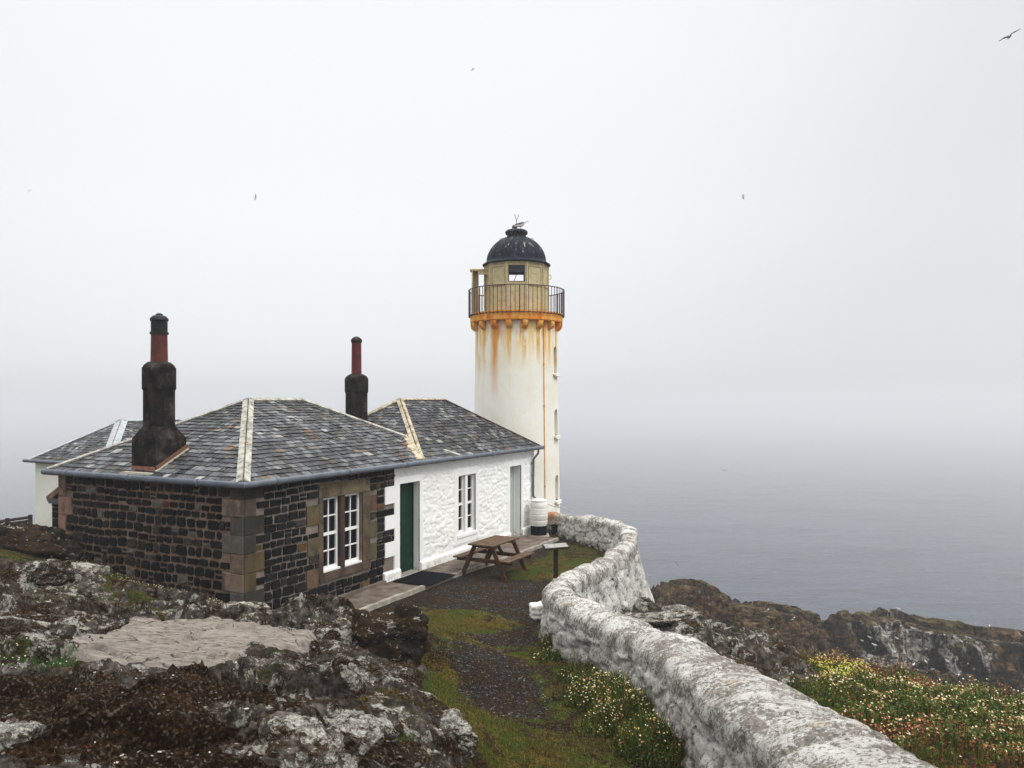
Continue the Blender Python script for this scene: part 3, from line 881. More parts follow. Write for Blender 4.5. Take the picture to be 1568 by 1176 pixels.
def masonry(mb, mp, a0, a1, z0, z1, excl, rows, wr, pal, seed, gap=.022, depth=.022, round_=.25, flip=False):
    rg = random.Random(seed)
    z = z0; z0_ = z0
    while z < z1 - .03:
        h = min(rg.uniform(*rows), z1 - z)
        if z1 - (z + h) < .05: h = z1 - z
        # free spans of this course
        cuts = [a0, a1]; spans = [(a0, a1)]
        for (x0, x1, y0, y1) in excl:
            if y1 > z + .02 and y0 < z + h - .02:
                ns = []
                for s0, s1 in spans:
                    if x1 <= s0 or x0 >= s1: ns.append((s0, s1)); continue
                    if x0 > s0: ns.append((s0, x0))
                    if x1 < s1: ns.append((x1, s1))
                spans = ns
        for s0, s1 in spans:
            a = s0
            while a < s1 - .02:
                w = rg.uniform(*wr) * (1.25 if rg.random() < .18 else 1)
                if s1 - (a + w) < .09: w = s1 - a
                sub = [(z, z + h)]
                if h > .13 and rg.random() < .16 and w < .22:
                    mz = z + h * rg.uniform(.4, .6); sub = [(z, mz), (mz, z + h)]
                for (q0, q1) in sub:
                    g = gap * rg.uniform(.5, 1.3)
                    x0, x1, y0, y1 = a + g/2, a + w - g/2, q0 + g/2, q1 - g/2
                    if x1 - x0 < .02 or y1 - y0 < .02: continue
                    cx, cy = (x0+x1)/2, (y0+y1)/2; hx, hy = (x1-x0)/2, (y1-y0)/2
                    k = min(hx, hy) * round_
                    pts = [(-hx, -hy+k), (-hx+k, -hy), (0, -hy), (hx-k, -hy), (hx, -hy+k), (hx, 0), (hx, hy-k), (hx-k, hy), (0, hy), (-hx+k, hy), (-hx, hy-k), (-hx, 0)]
                    j = min(hx, hy) * .15
                    pts = [(px + rg.uniform(-j, j), py + rg.uniform(-j, j)) for px, py in pts]
                    dd = depth * rg.uniform(.5, 1.3)
                    ki = .80
                    tx, ty = rg.uniform(-.25, .25), rg.uniform(-.3, .3)
                    wz = lambda a_, z_: z_ + .045 * (float(vnoise(a_ * 1.3, z_ * .8, None, seed)) - .5) * min(1, max(0, min(z_ - z0_, z1 - z_) / .2))
                    o = [mp(cx + px, wz(cx, cy) + py, 0) for px, py in pts]
                    i1 = [mp(cx + px * .95, wz(cx, cy) + py * .95, dd * .75) for px, py in pts]
                    i2 = [mp(cx + px * ki, wz(cx, cy) + py * ki, dd * (1 + tx * px / hx + ty * py / hy)) for px, py in pts]
                    n = len(pts)
                    mb.color = pal(rg)
                    b = len(mb.v); mb.v += o + i1 + i2
                    for q in range(n):
                        p_ = (q + 1) % n
                        f1_ = (b+q, b+p_, b+n+p_, b+n+q); f2_ = (b+n+q, b+n+p_, b+2*n+p_, b+2*n+q)
                        mb.face(f1_ if not flip else f1_[::-1]); mb.face(f2_ if not flip else f2_[::-1])
                    fc = tuple(b + 2*n + q for q in range(n)); mb.face(fc if not flip else fc[::-1])
                a += w
        z += h

def pal_left(rg):
    r = rg.random()
    if r < .84: k = rg.uniform(.003, .010); return (k, k * .92, k * .9)
    if r < .93: k = rg.uniform(.018, .04); return (k, k * .78, k * .62)
    if r < .95: return (rg.uniform(.06, .10), rg.uniform(.028, .036), .018)
    k = rg.uniform(.06, .11); return (k, k * .9, k * .75)
def pal_right(rg):
    r = rg.random()
    if r < .86: k = rg.uniform(.003, .011); return (k, k * .95, k * .98)
    if r < .96: k = rg.uniform(.016, .035); return (k, k * .85, k * .72)
    return (rg.uniform(.06, .10), rg.uniform(.038, .055), .02)

# quoin sizes at the near corner (heights shared by both faces)
qz = [-.35, -.02, .33, .68, 1.0, 1.34, 1.66, 1.98, 2.28, EZ - .02]
def quoin_pal(rg, warm=.5):
    c = rg.random()
    if c < warm: k = rg.uniform(.6, 1.1); return (.20 * k, .145 * k, .112 * k)
    if c < .8: k = rg.uniform(.7, 1.1); return (.15 * k, .118 * k, .09 * k)
    k = rg.uniform(.6, 1); return (.10 * k, .09 * k, .075 * k)
exL = []; exR = []
mq = MB(); rq = random.Random(4)
for i in range(len(qz) - 1):
    z0, z1 = qz[i], qz[i+1]
    wl = .50 if i % 2 == 1 else .30
    wr_ = .27 if i % 2 == 1 else .46
    mq.color = quoin_pal(rq, .8)
    p = .020
    # left face slab and right face slab of one block, butted on the corner
    mq.box(-p - .01, .12, -.012, wl - .006, z0 + .004, z1 - .004, bev=.007)
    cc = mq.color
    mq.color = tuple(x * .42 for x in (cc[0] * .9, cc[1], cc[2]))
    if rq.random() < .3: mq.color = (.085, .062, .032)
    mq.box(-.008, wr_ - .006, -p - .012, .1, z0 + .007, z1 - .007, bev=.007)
    exL.append((-.1, wl, z0, z1)); exR.append((-.1, wr_, z0, z1))
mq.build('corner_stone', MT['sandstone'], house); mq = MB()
qz2 = [-.2, .62, .98, 1.36, 1.70, 2.06, EZ - .02] 
for i in range(len(qz2) - 1):
    z0, z1 = qz2[i], qz2[i+1]
    w = (.42 if i % 2 == 0 else .22) + (.0 if i else .1) * 0
    mq.color = (rq.uniform(.17, .23), rq.uniform(.12, .145), rq.uniform(.09, .11))
    mq.box(-.028, .1, LS - w + .005, LS + .02, z0 + .004, z1 - .004, bev=.007)
    exL.append((LS - w, LS + .2, z0, z1))
mq.build('corner_stone', MT['sandstone'], house)

# left (end) wall
mb = MB(); mb.box(0.0, .35, 0.0, LS, -.4, EZ); mb.build('end_wall', MT['mortar'], house)
ms = MB(); masonry(ms, left_map, 0, LS, -.35, EZ, exL, (.125, .20), (.13, .31), pal_left, 21, gap=.036, depth=.028, round_=.42, flip=True)
sw = ms.build('end_wall_stone', MT['stone'], house, smooth=False)
sw['label'] = 'dark rounded basalt blocks set in pink lime mortar'
# back and inner walls, so nothing is hollow from the side
mb = MB(); mb.box(.35, LT, LS - .35, LS, -.6, EZ); mb.box(LT - .3, LT, WS + .02, LS - .35, -.6, EZ); mb.build('rear_wall', MT['mortar'], house)

# right wall of the stone half
SURR = (1.87, 3.45, .46, 2.36)
oA = (2.00, 2.52, .64, 2.06); oB = (2.66, 3.20, .64, 2.06)
WTEETH = [(3.96, 2.10, 1.72), (3.96, 1.46, 1.16), (3.96, .88, .56), (3.93, .24, -.2)]
exR.append(SURR)
for t0, z1, z0 in WTEETH: exR.append((t0, 4.4, z0, z1))
# sandstone rybats around the window, alternating
mrb = MB(); RB = []
for z0, z1, w in [(2.36, 2.36, 0), (1.72, 2.08, .0), (1.60, 1.98, .34), (1.02, 1.36, .32), (.40, .76, .34)]:
    if w:
        mrb.color = (rq.uniform(.09, .135), rq.uniform(.065, .085), rq.uniform(.042, .056))
        mrb.box(SURR[0] - w + .006, SURR[0] + .03, -.024, .1, z0, z1, bev=.006); exR.append((SURR[0] - w, SURR[0], z0, z1)); RB.append(mrb); mrb = MB()
for z0, z1, w in [(1.66, 1.98, .24), (1.08, 1.42, .26), (.62, .96, .24)]:
    mrb.color = (rq.uniform(.08, .12), rq.uniform(.062, .08), rq.uniform(.042, .054))
    mrb.box(SURR[1] - .03, SURR[1] + w - .006, -.024, .1, z0, z1, bev=.006); exR.append((SURR[1], SURR[1] + w, z0, z1)); RB.append(mrb); mrb = MB()
mb = MB()
def wall_with_holes(mb, t0, t1, z0, z1, holes, y0, y1):
    ts = sorted({t0, t1, *[h[0] for h in holes], *[h[1] for h in holes]})
    zs = sorted({z0, z1, *[h[2] for h in holes], *[h[3] for h in holes]})
    for i in range(len(ts) - 1):
        a, b = ts[i], ts[i+1]; cols = []
        for j in range(len(zs) - 1):
            c, d = zs[j], zs[j+1]
            if any(h[0] <= a and b <= h[1] and h[2] <= c and d <= h[3] for h in holes): cols.append(None)
            else: cols.append((c, d))
        k = 0
        while k < len(cols):
            if cols[k] is None: k += 1; continue
            s = cols[k][0]
            while k + 1 < len(cols) and cols[k+1] is not None: k += 1
            mb.box(a, b, y0, y1, s, cols[k][1]); k += 1
wall_with_holes(mb, .35, 4.34, -.4, EZ, [(oA[0], oB[1], .60, 2.10)], 0.0, .35)
mb.box(.0, .35, -.001, .0, -.4, EZ)
mb.build('front_wall', MT['mortar_pale'], house)
ms = MB(); masonry(ms, right_map, 0, 4.34, -.3, EZ, exR, (.12, .21), (.14, .34), pal_right, 5, gap=.028, depth=.028, round_=.22)
ms.build('front_wall_stone', MT['stone'], house)['label'] = 'squared black basalt blocks with pale joints'
mb = MB(); mb.color = (1, 1, 1)
mb.box(.35, 3.90, -.11, -.0, -.35, .10); mb.build('base_course', MT['concrete'], house)

# window surround
m = MB()
def sb(x0, x1, z0, z1, y=-.030, y1=.12, c=(.10, .070, .050), b=.006):
    m.color = tuple(k * rq.uniform(.88, 1.12) for k in c); m.box(x0, x1, y, y1, z0, z1, bev=b)
sb(SURR[0], SURR[1], 2.085, SURR[3], c=(.125, .10, .075))
sb(SURR[0], SURR[1], SURR[2], .625, y=-.045, c=(.095, .066, .046))
for za, zb in [(.63, 1.1), (1.105, 1.6), (1.605, 2.08)]:
    sb(SURR[0], oA[0] - .005, za, zb); sb(oB[1] + .005, SURR[1], za, zb)
sb(oA[1] + .004, oB[0] - .004, .63, 2.08, y=-.012, c=(.06, .042, .03))
w1 = empty('window', (0, 0, 0), 0, house)
w1['label'] = 'two white sash windows with a sandstone mullion between'
m.build('surround', MT['sandstone'], w1)
for q_ in RB: q_.build('surround_block', MT['sandstone'], w1)

def sash(parent, t0, t1, z0, z1, y, rows=2, cols=2, fw=.05):
    f = MB(); g = MB(); f.color = (1, 1, 1)
    zm = (z0 + z1) / 2
    f.box(t0, t0 + fw, y, y + .05, z0, z1); f.box(t1 - fw, t1, y, y + .05, z0, z1)
    f.box(t0 + fw, t1 - fw, y - .004, y + .05, z0, z0 + fw * 1.8); f.box(t0 + fw, t1 - fw, y, y + .05, z1 - fw, z1)
    f.box(t0 + fw, t1 - fw, y - .008, y + .05, zm - .028, zm + .028)
    for (a, b) in ((z0 + fw * 1.8, zm - .028), (zm + .028, z1 - fw)):
        for c in range(1, cols):
            x = t0 + fw + (t1 - t0 - 2 * fw) * c / cols
            f.box(x - .012, x + .012, y + .004, y + .034, a, b)
        for r_ in range(1, rows):
            z = a + (b - a) * r_ / rows
            for c in range(cols):
                xa = t0 + fw + (t1 - t0 - 2 * fw) * c / cols + (.012 if c else 0)
                xb = t0 + fw + (t1 - t0 - 2 * fw) * (c + 1) / cols - (.012 if c < cols - 1 else 0)
                f.box(xa, xb, y + .006, y + .032, z - .012, z + .012)
    f.build('frame', MT['white_paint'], parent)
    g.box(t0 + .01, t1 - .01, y + .036, y + .042, z0 + .01, z1 - .01)
    g.build('glass', MT['glass'], parent)
sash(w1, oA[0] - .004, oA[1] + .004, .63, 2.08, .075)
sash(w1, oB[0] - .004, oB[1] + .004, .63, 2.08, .075)
mb = MB(); mb.box(oA[0] - .05, oB[1] + .05, .13, .16, .6, 2.12); mb.build('window_backing', MT['glass'], w1)  # dark sheet behind the panes, its colour standing in for the unlit room
m = MB(); m.color = (1, 1, 1); m.box(oA[0] + .002, oA[1] - .002, -.004, .072, .628, .662); m.box(oB[0] + .002, oB[1] - .002, -.004, .072, .628, .662)
m.build('sill', MT['white_paint'], w1)

# ---- whitewashed front
DOOR1 = (4.50, 5.28, .04, 2.12); WIN2 = (7.00, 7.86, .58, 2.08); DOOR2 = (9.80, 10.50, .02, 2.10)
holes = [DOOR1, WIN2, DOOR2]
tg = sorted(set(np.round(np.arange(4.34, WT1, .028), 4).tolist() + [4.34, WT1] + [h[0] for h in holes] + [h[1] for h in holes]))
zg = sorted(set(np.round(np.arange(-.25, EZ, .028), 4).tolist() + [EZ] + [h[2] for h in holes] + [h[3] for h in holes]))
tg = np.array(tg); zg = np.array(zg)
TT, ZZ = np.meshgrid(tg, zg, indexing='ij')
f1, f2, cid = worley(TT * 3.0 + 1.3 * fbm(TT * 3, ZZ * 3, seed=91), ZZ * 8.2 + .7 * fbm(TT * 2.5, ZZ * 2, seed=92), 93)
rub = (cid - .5) * .026 + .026 * sstep(0, .2, f2 - f1) + (fbm(TT * 9, ZZ * 12, oct=4, seed=94) - .5) * .035
smooth_m = np.zeros_like(TT)
for (a, b, c, d), bw in zip(holes, (.16, .20, .17)):
    ins = np.minimum(np.minimum(TT - (a - bw), (b + bw) - TT), np.minimum(ZZ - (c - bw - (.05 if c > .3 else 0)), (d + bw * .9) - ZZ))
    smooth_m = np.maximum(smooth_m, sstep(-.005, .02, ins))
smooth_m = np.maximum(smooth_m, sstep(4.52, 4.46, TT)); smooth_m = np.maximum(smooth_m, sstep(2.42, 2.47, ZZ)); smooth_m = np.maximum(smooth_m, sstep(11.16, 11.2, TT))
Dp = rub * (1 - smooth_m) * sstep(.25, .36, ZZ) * .62 + smooth_m * .030 + .004 * fbm(TT * 20, ZZ * 20, seed=95)
V = np.stack([TT, -Dp, ZZ], -1).reshape(-1, 3)
Q = grid_faces(len(tg), len(zg))
ct = (TT[:-1, :-1] + TT[1:, 1:]) / 2; cz = (ZZ[:-1, :-1] + ZZ[1:, 1:]) / 2
keep = np.ones(ct.shape, bool)
for a, b, c, d in holes: keep &= ~((ct > a) & (ct < b) & (cz > c) & (cz < d))
Qk = Q[keep.ravel()]
np_mesh('whitewashed_wall', V, Qk, MT['white'], parent=house, sharp=None)
m = MB(); m.color = (1, 1, 1)
# body behind the face, end wall, quoin teeth, plinth
wall_with_holes(m, 4.34, WT1, -.4, EZ - .002, holes, .012, .32)
m.box(WT1 - .01, WT1 + .012, 0.0, .013, -.3, EZ - .003)
m.box(WT1 - .3, WT1, .32, WS, -.5, EZ - .002)
m.box(LT, WT1 - .3, WS - .3, WS, -.6, EZ - .002)
for t0, z1, z0 in WTEETH: m.box(t0, 4.341, -.034, .1, max(z0, -.3), z1, bev=.004)
for zz in (2.11, 1.47, .89): pass
m.box(4.30, 4.352, -.032, .05, -.3, EZ - .004)
m.build('rear_wall', MT['white'], house)
m = MB(); m.color = (1, 1, 1)
for a, b in ((3.90, DOOR1[0] - .01), (DOOR1[1] + .01, DOOR2[0] - .01), (DOOR2[1] + .01, WT1 + .03)):
    n = len(m.v)
    prof = [(0.0, -.3), (-.075, -.3), (-.075, .20), (-.06, .235), (0.0, .25)]
    for x in (a, b):
        for y, z in prof: m.v.append((x, y, z))
    for k in range(4): m.face((n+k, n+5+k, n+6+k, n+1+k))
    m.face((n+4, n+3, n+2, n+1, n)); m.face((n+5, n+6, n+7, n+8, n+9))
m.build('plinth', MT['white'], house)

# doors
def door(lbl, hole, depth, mat, planks, handle, name='door'):
    a, b, c, d = hole
    e = empty(name, (0, 0, 0), 0, house); e['label'] = lbl
    m = MB(); m.color = (1, 1, 1)
    n = planks
    for k in range(n):
        x0 = a + .012 + (b - a - .024) * k / n; x1 = a + .012 + (b - a - .024) * (k + 1) / n
        m.box(x0 + .002, x1 - .002, depth, depth + .05, c + .02, d - .01, bev=.004 if n > 1 else .002)
    m.build('door_leaf', mat, e)
    m = MB(); m.color = (1, 1, 1)
    m.box(a - .002, b + .002, -.02, .34, c - .10, c + .012); m.build('threshold', MT['kerb'], e)
    m = MB(); m.color = (1, 1, 1)
    m.box(a - .004, a + .012, depth - .03, depth + .05, c + .013, d - .002); m.box(b - .012, b + .004, depth - .03, depth + .05, c + .013, d - .002); m.box(a + .013, b - .013, depth - .03, depth + .05, d - .01, d + .004)
    m.build('frame', mat if planks > 1 else MT['white'], e)
    if handle:
        h = MB(); h.tube([(b - .62, depth - .035, 1.0), (b - .50, depth - .035, .985)], .012, 8); h.tube([(b - .61, depth + .002, 1.0), (b - .61, depth - .04, 1.0)], .016, 8)
        h.box(b - .655, b - .585, depth - .012, depth + .002, .93, 1.07)
        h.build('handle', MT['iron'], e)
    return e
door('dark green plank door in a deep white reveal', DOOR1, .17, MT['green'], 6, True)
door('pale grey green door in a deep white reveal', DOOR2, .22, MT['greydoor'], 1, False)
w2 = empty('window', (0, 0, 0), 0, house); w2['label'] = 'narrow white paired sash window in a deep whitewashed reveal'
midt = (WIN2[0] + WIN2[1]) / 2
m = MB(); m.color = (1, 1, 1)
m.box(midt - .06, midt + .06, -.010, .14, WIN2[2], WIN2[3] - .001, bev=.008)
m.box(WIN2[0] - .06, WIN2[1] + .06, -.055, .14, WIN2[2] - .075, WIN2[2] + .015, bev=.008)
m.build('surround', MT['white'], w2)
sash(w2, WIN2[0] + .001, midt - .061, WIN2[2] + .016, WIN2[3] - .002, .065, 2, 1, .042)
sash(w2, midt + .061, WIN2[1] - .001, WIN2[2] + .016, WIN2[3] - .002, .065, 2, 1, .042)

# ---- roofs
def clip(poly, a, b, c):
    out = []
    for i in range(len(poly)):
        p, q = poly[i], poly[(i + 1) % len(poly)]
        fp_, fq = a*p[0] + b*p[1] - c, a*q[0] + b*q[1] - c
        if fp_ <= 0: out.append(p)
        if (fp_ < 0 < fq) or (fq < 0 < fp_):
            t = fp_ / (fp_ - fq); out.append((p[0] + (q[0]-p[0])*t, p[1] + (q[1]-p[1])*t))
    return out
def slate_pal(rg, tone=1.0):
    r = rg.random()
    if r < .55: k = rg.uniform(.022, .06); c = (k * .95, k * 1.02, k * 1.18)
    elif r < .80: k = rg.uniform(.07, .13); c = (k * .98, k * 1.02, k * 1.08)
    elif r < .86: k = rg.uniform(.16, .27); c = (k, k * .99, k * .95)
    elif r < .96: k = rg.uniform(.010, .022); c = (k, k, k)
    else: k = rg.uniform(.06, .11); c = (k * 1.2, k * .95, k * .7)
    return tuple(x * tone for x in c)
def slates(mb, pts3, seed, course=.135, wr=(.10, .22), tone=1.0, lift=.018):
    """slates over a convex 3-D polygon whose first edge is the eave"""
    rg = random.Random(seed)
    P = [Vector(p) for p in pts3]
    e = (P[1] - P[0]).normalized()
    n = e.cross(P[-1] - P[0]).normalized()
    if n.z < 0: n = -n
    g = n.cross(e)
    if g.z < 0: g = -g
    poly = [((p - P[0]).dot(e), (p - P[0]).dot(g)) for p in P]
    area = sum(poly[i][0]*poly[(i+1) % len(poly)][1] - poly[(i+1) % len(poly)][0]*poly[i][1] for i in range(len(poly)))
    if area < 0: poly = poly[::-1]
    bmax = max(p[1] for p in poly); b = -.04; row = 0
    amin = min(p[0] for p in poly) - .1; amax = max(p[0] for p in poly) + .1
    while b < bmax:
        cs = course * (1.1 - .28 * b / bmax)
        a = amin + rg.uniform(-.2, 0)
        while a < amax:
            w = rg.uniform(*wr) * (1.08 - .2 * b / bmax)
            dz = rg.uniform(-.012, .012)
            q = [(a + .003, b + dz + rg.uniform(-.006, .006)), (a + w - .003, b + dz + rg.uniform(-.006, .006)), (a + w - .003, b + cs * 1.25), (a + .003, b + cs * 1.25)]
            if rg.random() < .3: q[0] = (q[0][0] + rg.uniform(0, .03), q[0][1] + rg.uniform(-.01, .02))
            for i in range(len(poly)):
                p0, p1 = poly[i], poly[(i + 1) % len(poly)]
                if i == 0 and abs(p0[1]) < 1e-6 and abs(p1[1]) < 1e-6:
                    continue
                ex, ey = p1[0]-p0[0], p1[1]-p0[1]
                q = clip(q, ey, -ex, ey*p0[0] - ex*p0[1])
                if len(q) < 3: break
            if rg.random() < .012: a += w; continue
            if len(q) >= 3:
                lf = lift * rg.uniform(.8, 1.5)
                def w3(p, extra=0.0):
                    k = max(0, min(1, 1 - (p[1] - b) / (cs * 1.25)))
                    return tuple(P[0] + e * p[0] + g * p[1] + n * (.006 + lf * k + extra))
                mb.color = slate_pal(rg, tone)
                top = [w3(p) for p in q]; bot = [w3(p, -.009) for p in q]
                nb = len(mb.v); mb.v += top + bot; k = len(q)
                mb.face([nb + i for i in range(k)])
                for i in range(k): mb.face((nb + i, nb + k + i, nb + k + (i+1) % k, nb + (i+1) % k))
            a += w
        b += cs; row += 1

def strip(mb, a, b, n1, n2, w, th=.022, roll=.0):
    """ridge or hip covering: two flanges lying on the slopes"""
    a = Vector(a); b = Vector(b); d = (b - a).normalized()
    for n in (n1, n2):
        n = Vector(n).normalized(); s = d.cross(n).normalized()
        if s.z > 0: s = -s
        L = (b - a).length; k = max(1, int(L / .75))
        for i in range(k):
            p = a + d * (L * i / k + .004); q = a + d * (L * (i+1) / k - .004)
            up = n * th
            V8 = [p, q, q + s * w, p + s * w]
            up2 = n * (.028 + th)
            pts = [x + n * .012 for x in V8]; tp = [x + up2 for x in V8]
            nb = len(mb.v); mb.v += [tuple(x) for x in pts + tp]
            for f in ((0,1,2,3), (7,6,5,4), (0,4,5,1), (1,5,6,2), (2,6,7,3), (3,7,4,0)): mb.face([nb + x for x in f])
    if roll: mb.tube([a + Vector((0, 0, .03)), b + Vector((0, 0, .03))], roll, 8)

def hip_roof(t0, t1, s0, s1, ze, zr, seed, matlead, tone=1.0, over=.15, leadw=.14, leadmats=None):
    """a hipped roof over a rectangle in cottage space"""
    hw = (s1 - s0) / 2 + over
    a0, a1, c0, c1 = t0 - over, t1 + over, s0 - over, s1 + over
    A = (a0, c0, ze); B = (a1, c0, ze); C = (a1, c1, ze); D = (a0, c1, ze)
    sm_ = (c0 + c1) / 2
    E_ = (a0 + hw, sm_, zr); F_ = (a1 - hw, sm_, zr)
    m = MB(); m.color = (.02, .02, .02)
    for p in ([A, B, F_, E_], [B, C, F_], [C, D, E_, F_], [D, A, E_]): m.poly(p)
    m.poly([D, C, B, A])
    slates(m, [A, B, F_, E_], seed, tone=tone); slates(m, [D, A, E_], seed + 1, tone=tone)
    slates(m, [B, C, F_], seed + 2, tone=tone); slates(m, [C, D, E_, F_], seed + 3, tone=tone)
    rf = m.build('roof', MT['slate'], house)
    def nrm(p, q, r):
        n = (Vector(q) - Vector(p)).cross(Vector(r) - Vector(p)).normalized()
        return n if n.z > 0 else -n
    nF = nrm(A, B, E_); nR = nrm(B, C, F_); nB = nrm(C, D, E_); nL = nrm(D, A, E_)
    return rf, (A, B, C, D, E_, F_), (nF, nR, nB, nL)

roof1, (A, B, C, Dd, E1, F1), (nF, nR, nB, nL) = hip_roof(0, LT, 0, LS, EZ, 4.0, 100, None)
roof1['label'] = 'near hipped slate roof with pale cement ridges'
m = MB(); m.color = (1, 1, 1)
strip(m, A, E1, nF, nL, .105); strip(m, Dd, E1, nB, nL, .10); strip(m, E1, F1, nF, nB, .11)
strip(m, B, F1, nF, nR, .11); strip(m, C, F1, nB, nR, .12)
m.build('ridge', MT['lead'], roof1)
roof2, (A2, B2, C2, Dd2, E2, F2), (nF2, nR2, nB2, nL2) = hip_roof(5.30, WT1, 0, WS, EZ + .001, 4.0, 140, None, tone=.78)
roof2['label'] = 'farther steeper slate roof with cream cement ridges'
m = MB(); m.color = (1, 1, 1)
strip(m, A2, E2, nF2, nL2, .085); strip(m, Dd2, E2, nB2, nL2, .11); strip(m, E2, F2, nF2, nB2, .07)
m.build('ridge', MT['cement'], roof2)
m = MB(); m.color = (.09, .045, .03)
strip(m, B2, F2, nF2, nR2, .04, .015); strip(m, C2, F2, nB2, nR2, .05)
m.build('ridge', MT['v'], roof2)['label'] = 'brown hip with missing cement'
# valley where the two roofs meet
sl1 = 1.4 / (LS / 2 + .15); sl2 = 1.4 / (WS / 2 + .15)
m = MB(); m.color = (1, 1, 1)
tv = (sl1 * (LT + .15) + sl2 * (5.15)) / (sl1 + sl2)     # along the near roof's far hip line
sv_ = (LT + .15 - .15) - tv
ptop = Vector((tv, LT - tv, EZ + sl1 * (LT - tv + .15))); pbot = Vector((5.15, -.15, EZ + .0))
nv = (nF + nL2).normalized()
d = (ptop - pbot).normalized(); sd = d.cross(nv).normalized()
for w0, w1, n_ in ((-.20, 0, nF), (0, .10, nL2)):
    q = [pbot + sd * w0, pbot + sd * w1, ptop + sd * w1 * .6, ptop + sd * w0 * .6]
    up = [x + Vector((0, 0, .055)) for x in q]; dn = [x - Vector((0, 0, .05)) for x in q]
    nb = len(m.v); m.v += [tuple(x) for x in dn + up]
    for f in ((3,2,1,0), (4,5,6,7), (0,1,5,4), (1,2,6,5), (2,3,7,6), (3,0,4,7)): m.face([nb + x for x in f])
m.build('valley', MT['cement'], roof1)

# gutters
def gutter(pts, r=.058, name='gutter', mat='gutter', parent=None):
    m = MB(); m.color = (1, 1, 1)
    m.tube(pts, r, 12)
    L = 0
    for p, q in zip(pts, pts[1:]):
        p = Vector(p); q = Vector(q); d = q - p; n = max(1, int(d.length / 1.7))
        for i in range(n):
            c = p + d * ((i + .6) / n)
            m.tube([c - d.normalized() * .035, c + d.normalized() * .035], r * 1.16, 12)
    return m.build(name, MT[mat], parent or house, autosmooth=40)
gutter([(WT1 + .27, -.20, EZ - .045), (-.20, -.20, EZ - .045), (-.20, LS + .22, EZ - .045)])
m = MB(); m.color = (.10, .105, .11)
m.box(-.14, WT1 + .1, -.13, -.0, EZ - .06, EZ - .012); m.box(-.14, 0, .001, LS + .12, EZ - .06, EZ - .012)
m.build('fascia', MT['v'], house)
# downpipe at the far corner, running into the water butt
dx = 11.18
m = MB(); m.color = (1, 1, 1)
m.tube([(dx + .12, -.20, 2.52), (dx + .12, -.20, 2.40), (dx + .02, -.09, 2.22), (dx, -.085, 1.5), (dx, -.085, 1.12), (dx + .10, -.13, 1.02), (dx + .20, -.24, .97)], .034, 10)
for z in (2.1, 1.75, 1.4): m.tube([(dx, -.085, z - .03), (dx, -.085, z + .03)], .044, 10)
m.build('downpipe', MT['gutter'], house, autosmooth=40)

# chimneys
def chimney(t, s, lbl, ztop, pot_r, pot_z, cowl, base_front):
    e = empty('chimney', (t, s, 0), 0, house); e['label'] = lbl
    m = MB(); m.color = (1, 1, 1)
    r = .268 / math.cos(R(22.5))
    m.lathe([(r, 3.50), (r, 4.18), (r + .012, 4.185), (r + .022, 4.21), (r + .022, ztop - .055), (r + .0, ztop - .04), (r * .97, ztop - .01), (pot_r + .07, ztop + .045), (pot_r + .03, ztop + .06)], n=8, phase=R(22.5))
    # square base broached up to the octagon
    hw = .335
    z0 = base_front; z1 = 3.27; z2 = 3.50
    b = len(m.v)
    sq = [(-hw, -hw), (hw, -hw), (hw, hw), (-hw, hw)]
    for z in (z0, z1):
        for x, y in sq: m.v.append((x, y, z))
    oc = []
    for k in range(8):
        a_ = R(22.5) + k * R(45); m.v.append((r * math.cos(a_), r * math.sin(a_), z2))
    for k in range(4): m.face((b+k, b+(k+1) % 4, b+4+(k+1) % 4, b+4+k))
    cornr = {0: (4, 5), 1: (6, 7), 2: (0, 1), 3: (2, 3)}
    for k in range(4):
        i, j = cornr[k]; i0 = cornr[(k+1) % 4][0]
        m.face((b+4+k, b+8+j, b+8+i)); m.face((b+4+k, b+4+(k+1) % 4, b+8+i0, b+8+j))
    m.build('chimney_stack', MT['soot'], e)
    p = MB(); p.color = (1, 1, 1)
    p.lathe([(pot_r * 1.05, ztop + .0), (pot_r * 1.03, ztop + .1), (pot_r * .98, pot_z - .05), (pot_r, pot_z)], n=20)
    p.build('chimney_pot', MT['clay'] if cowl == 'black' else MT['clay_red'], e, autosmooth=40)
    c = MB(); c.color = (1, 1, 1)
    if cowl == 'black':
        c.lathe([(pot_r * 1.13, pot_z - .02), (pot_r * 1.13, pot_z + .02), (pot_r * 1.0, pot_z + .03), (pot_r * 1.0, pot_z + .23), (pot_r * 1.12, pot_z + .24), (pot_r * 1.10, pot_z + .28), (pot_r * .8, pot_z + .33), (pot_r * .45, pot_z + .345), (pot_r * .4, pot_z + .37), (.02, pot_z + .385)], n=20)
        c.build('cowl', MT['iron'], e, autosmooth=40)
    else:
        c.lathe([(pot_r * 1.0, pot_z - .04), (pot_r * 1.14, pot_z - .01), (pot_r * 1.14, pot_z + .03), (pot_r * .9, pot_z + .075), (pot_r * .5, pot_z + .11), (.02, pot_z + .125)], n=20)
        c.build('cowl', MT['soot'], e, autosmooth=40)
    return e
ch1 = chimney(.31, 2.53, 'near chimney with a black cowl on its red pot', 4.66, .148, 5.26, 'black', 2.50)
ch2 = chimney(6.17, 2.53, 'far chimney with a domed cap on its thin dark red pot', 4.60, .125, 5.50, 'cap', 2.9)
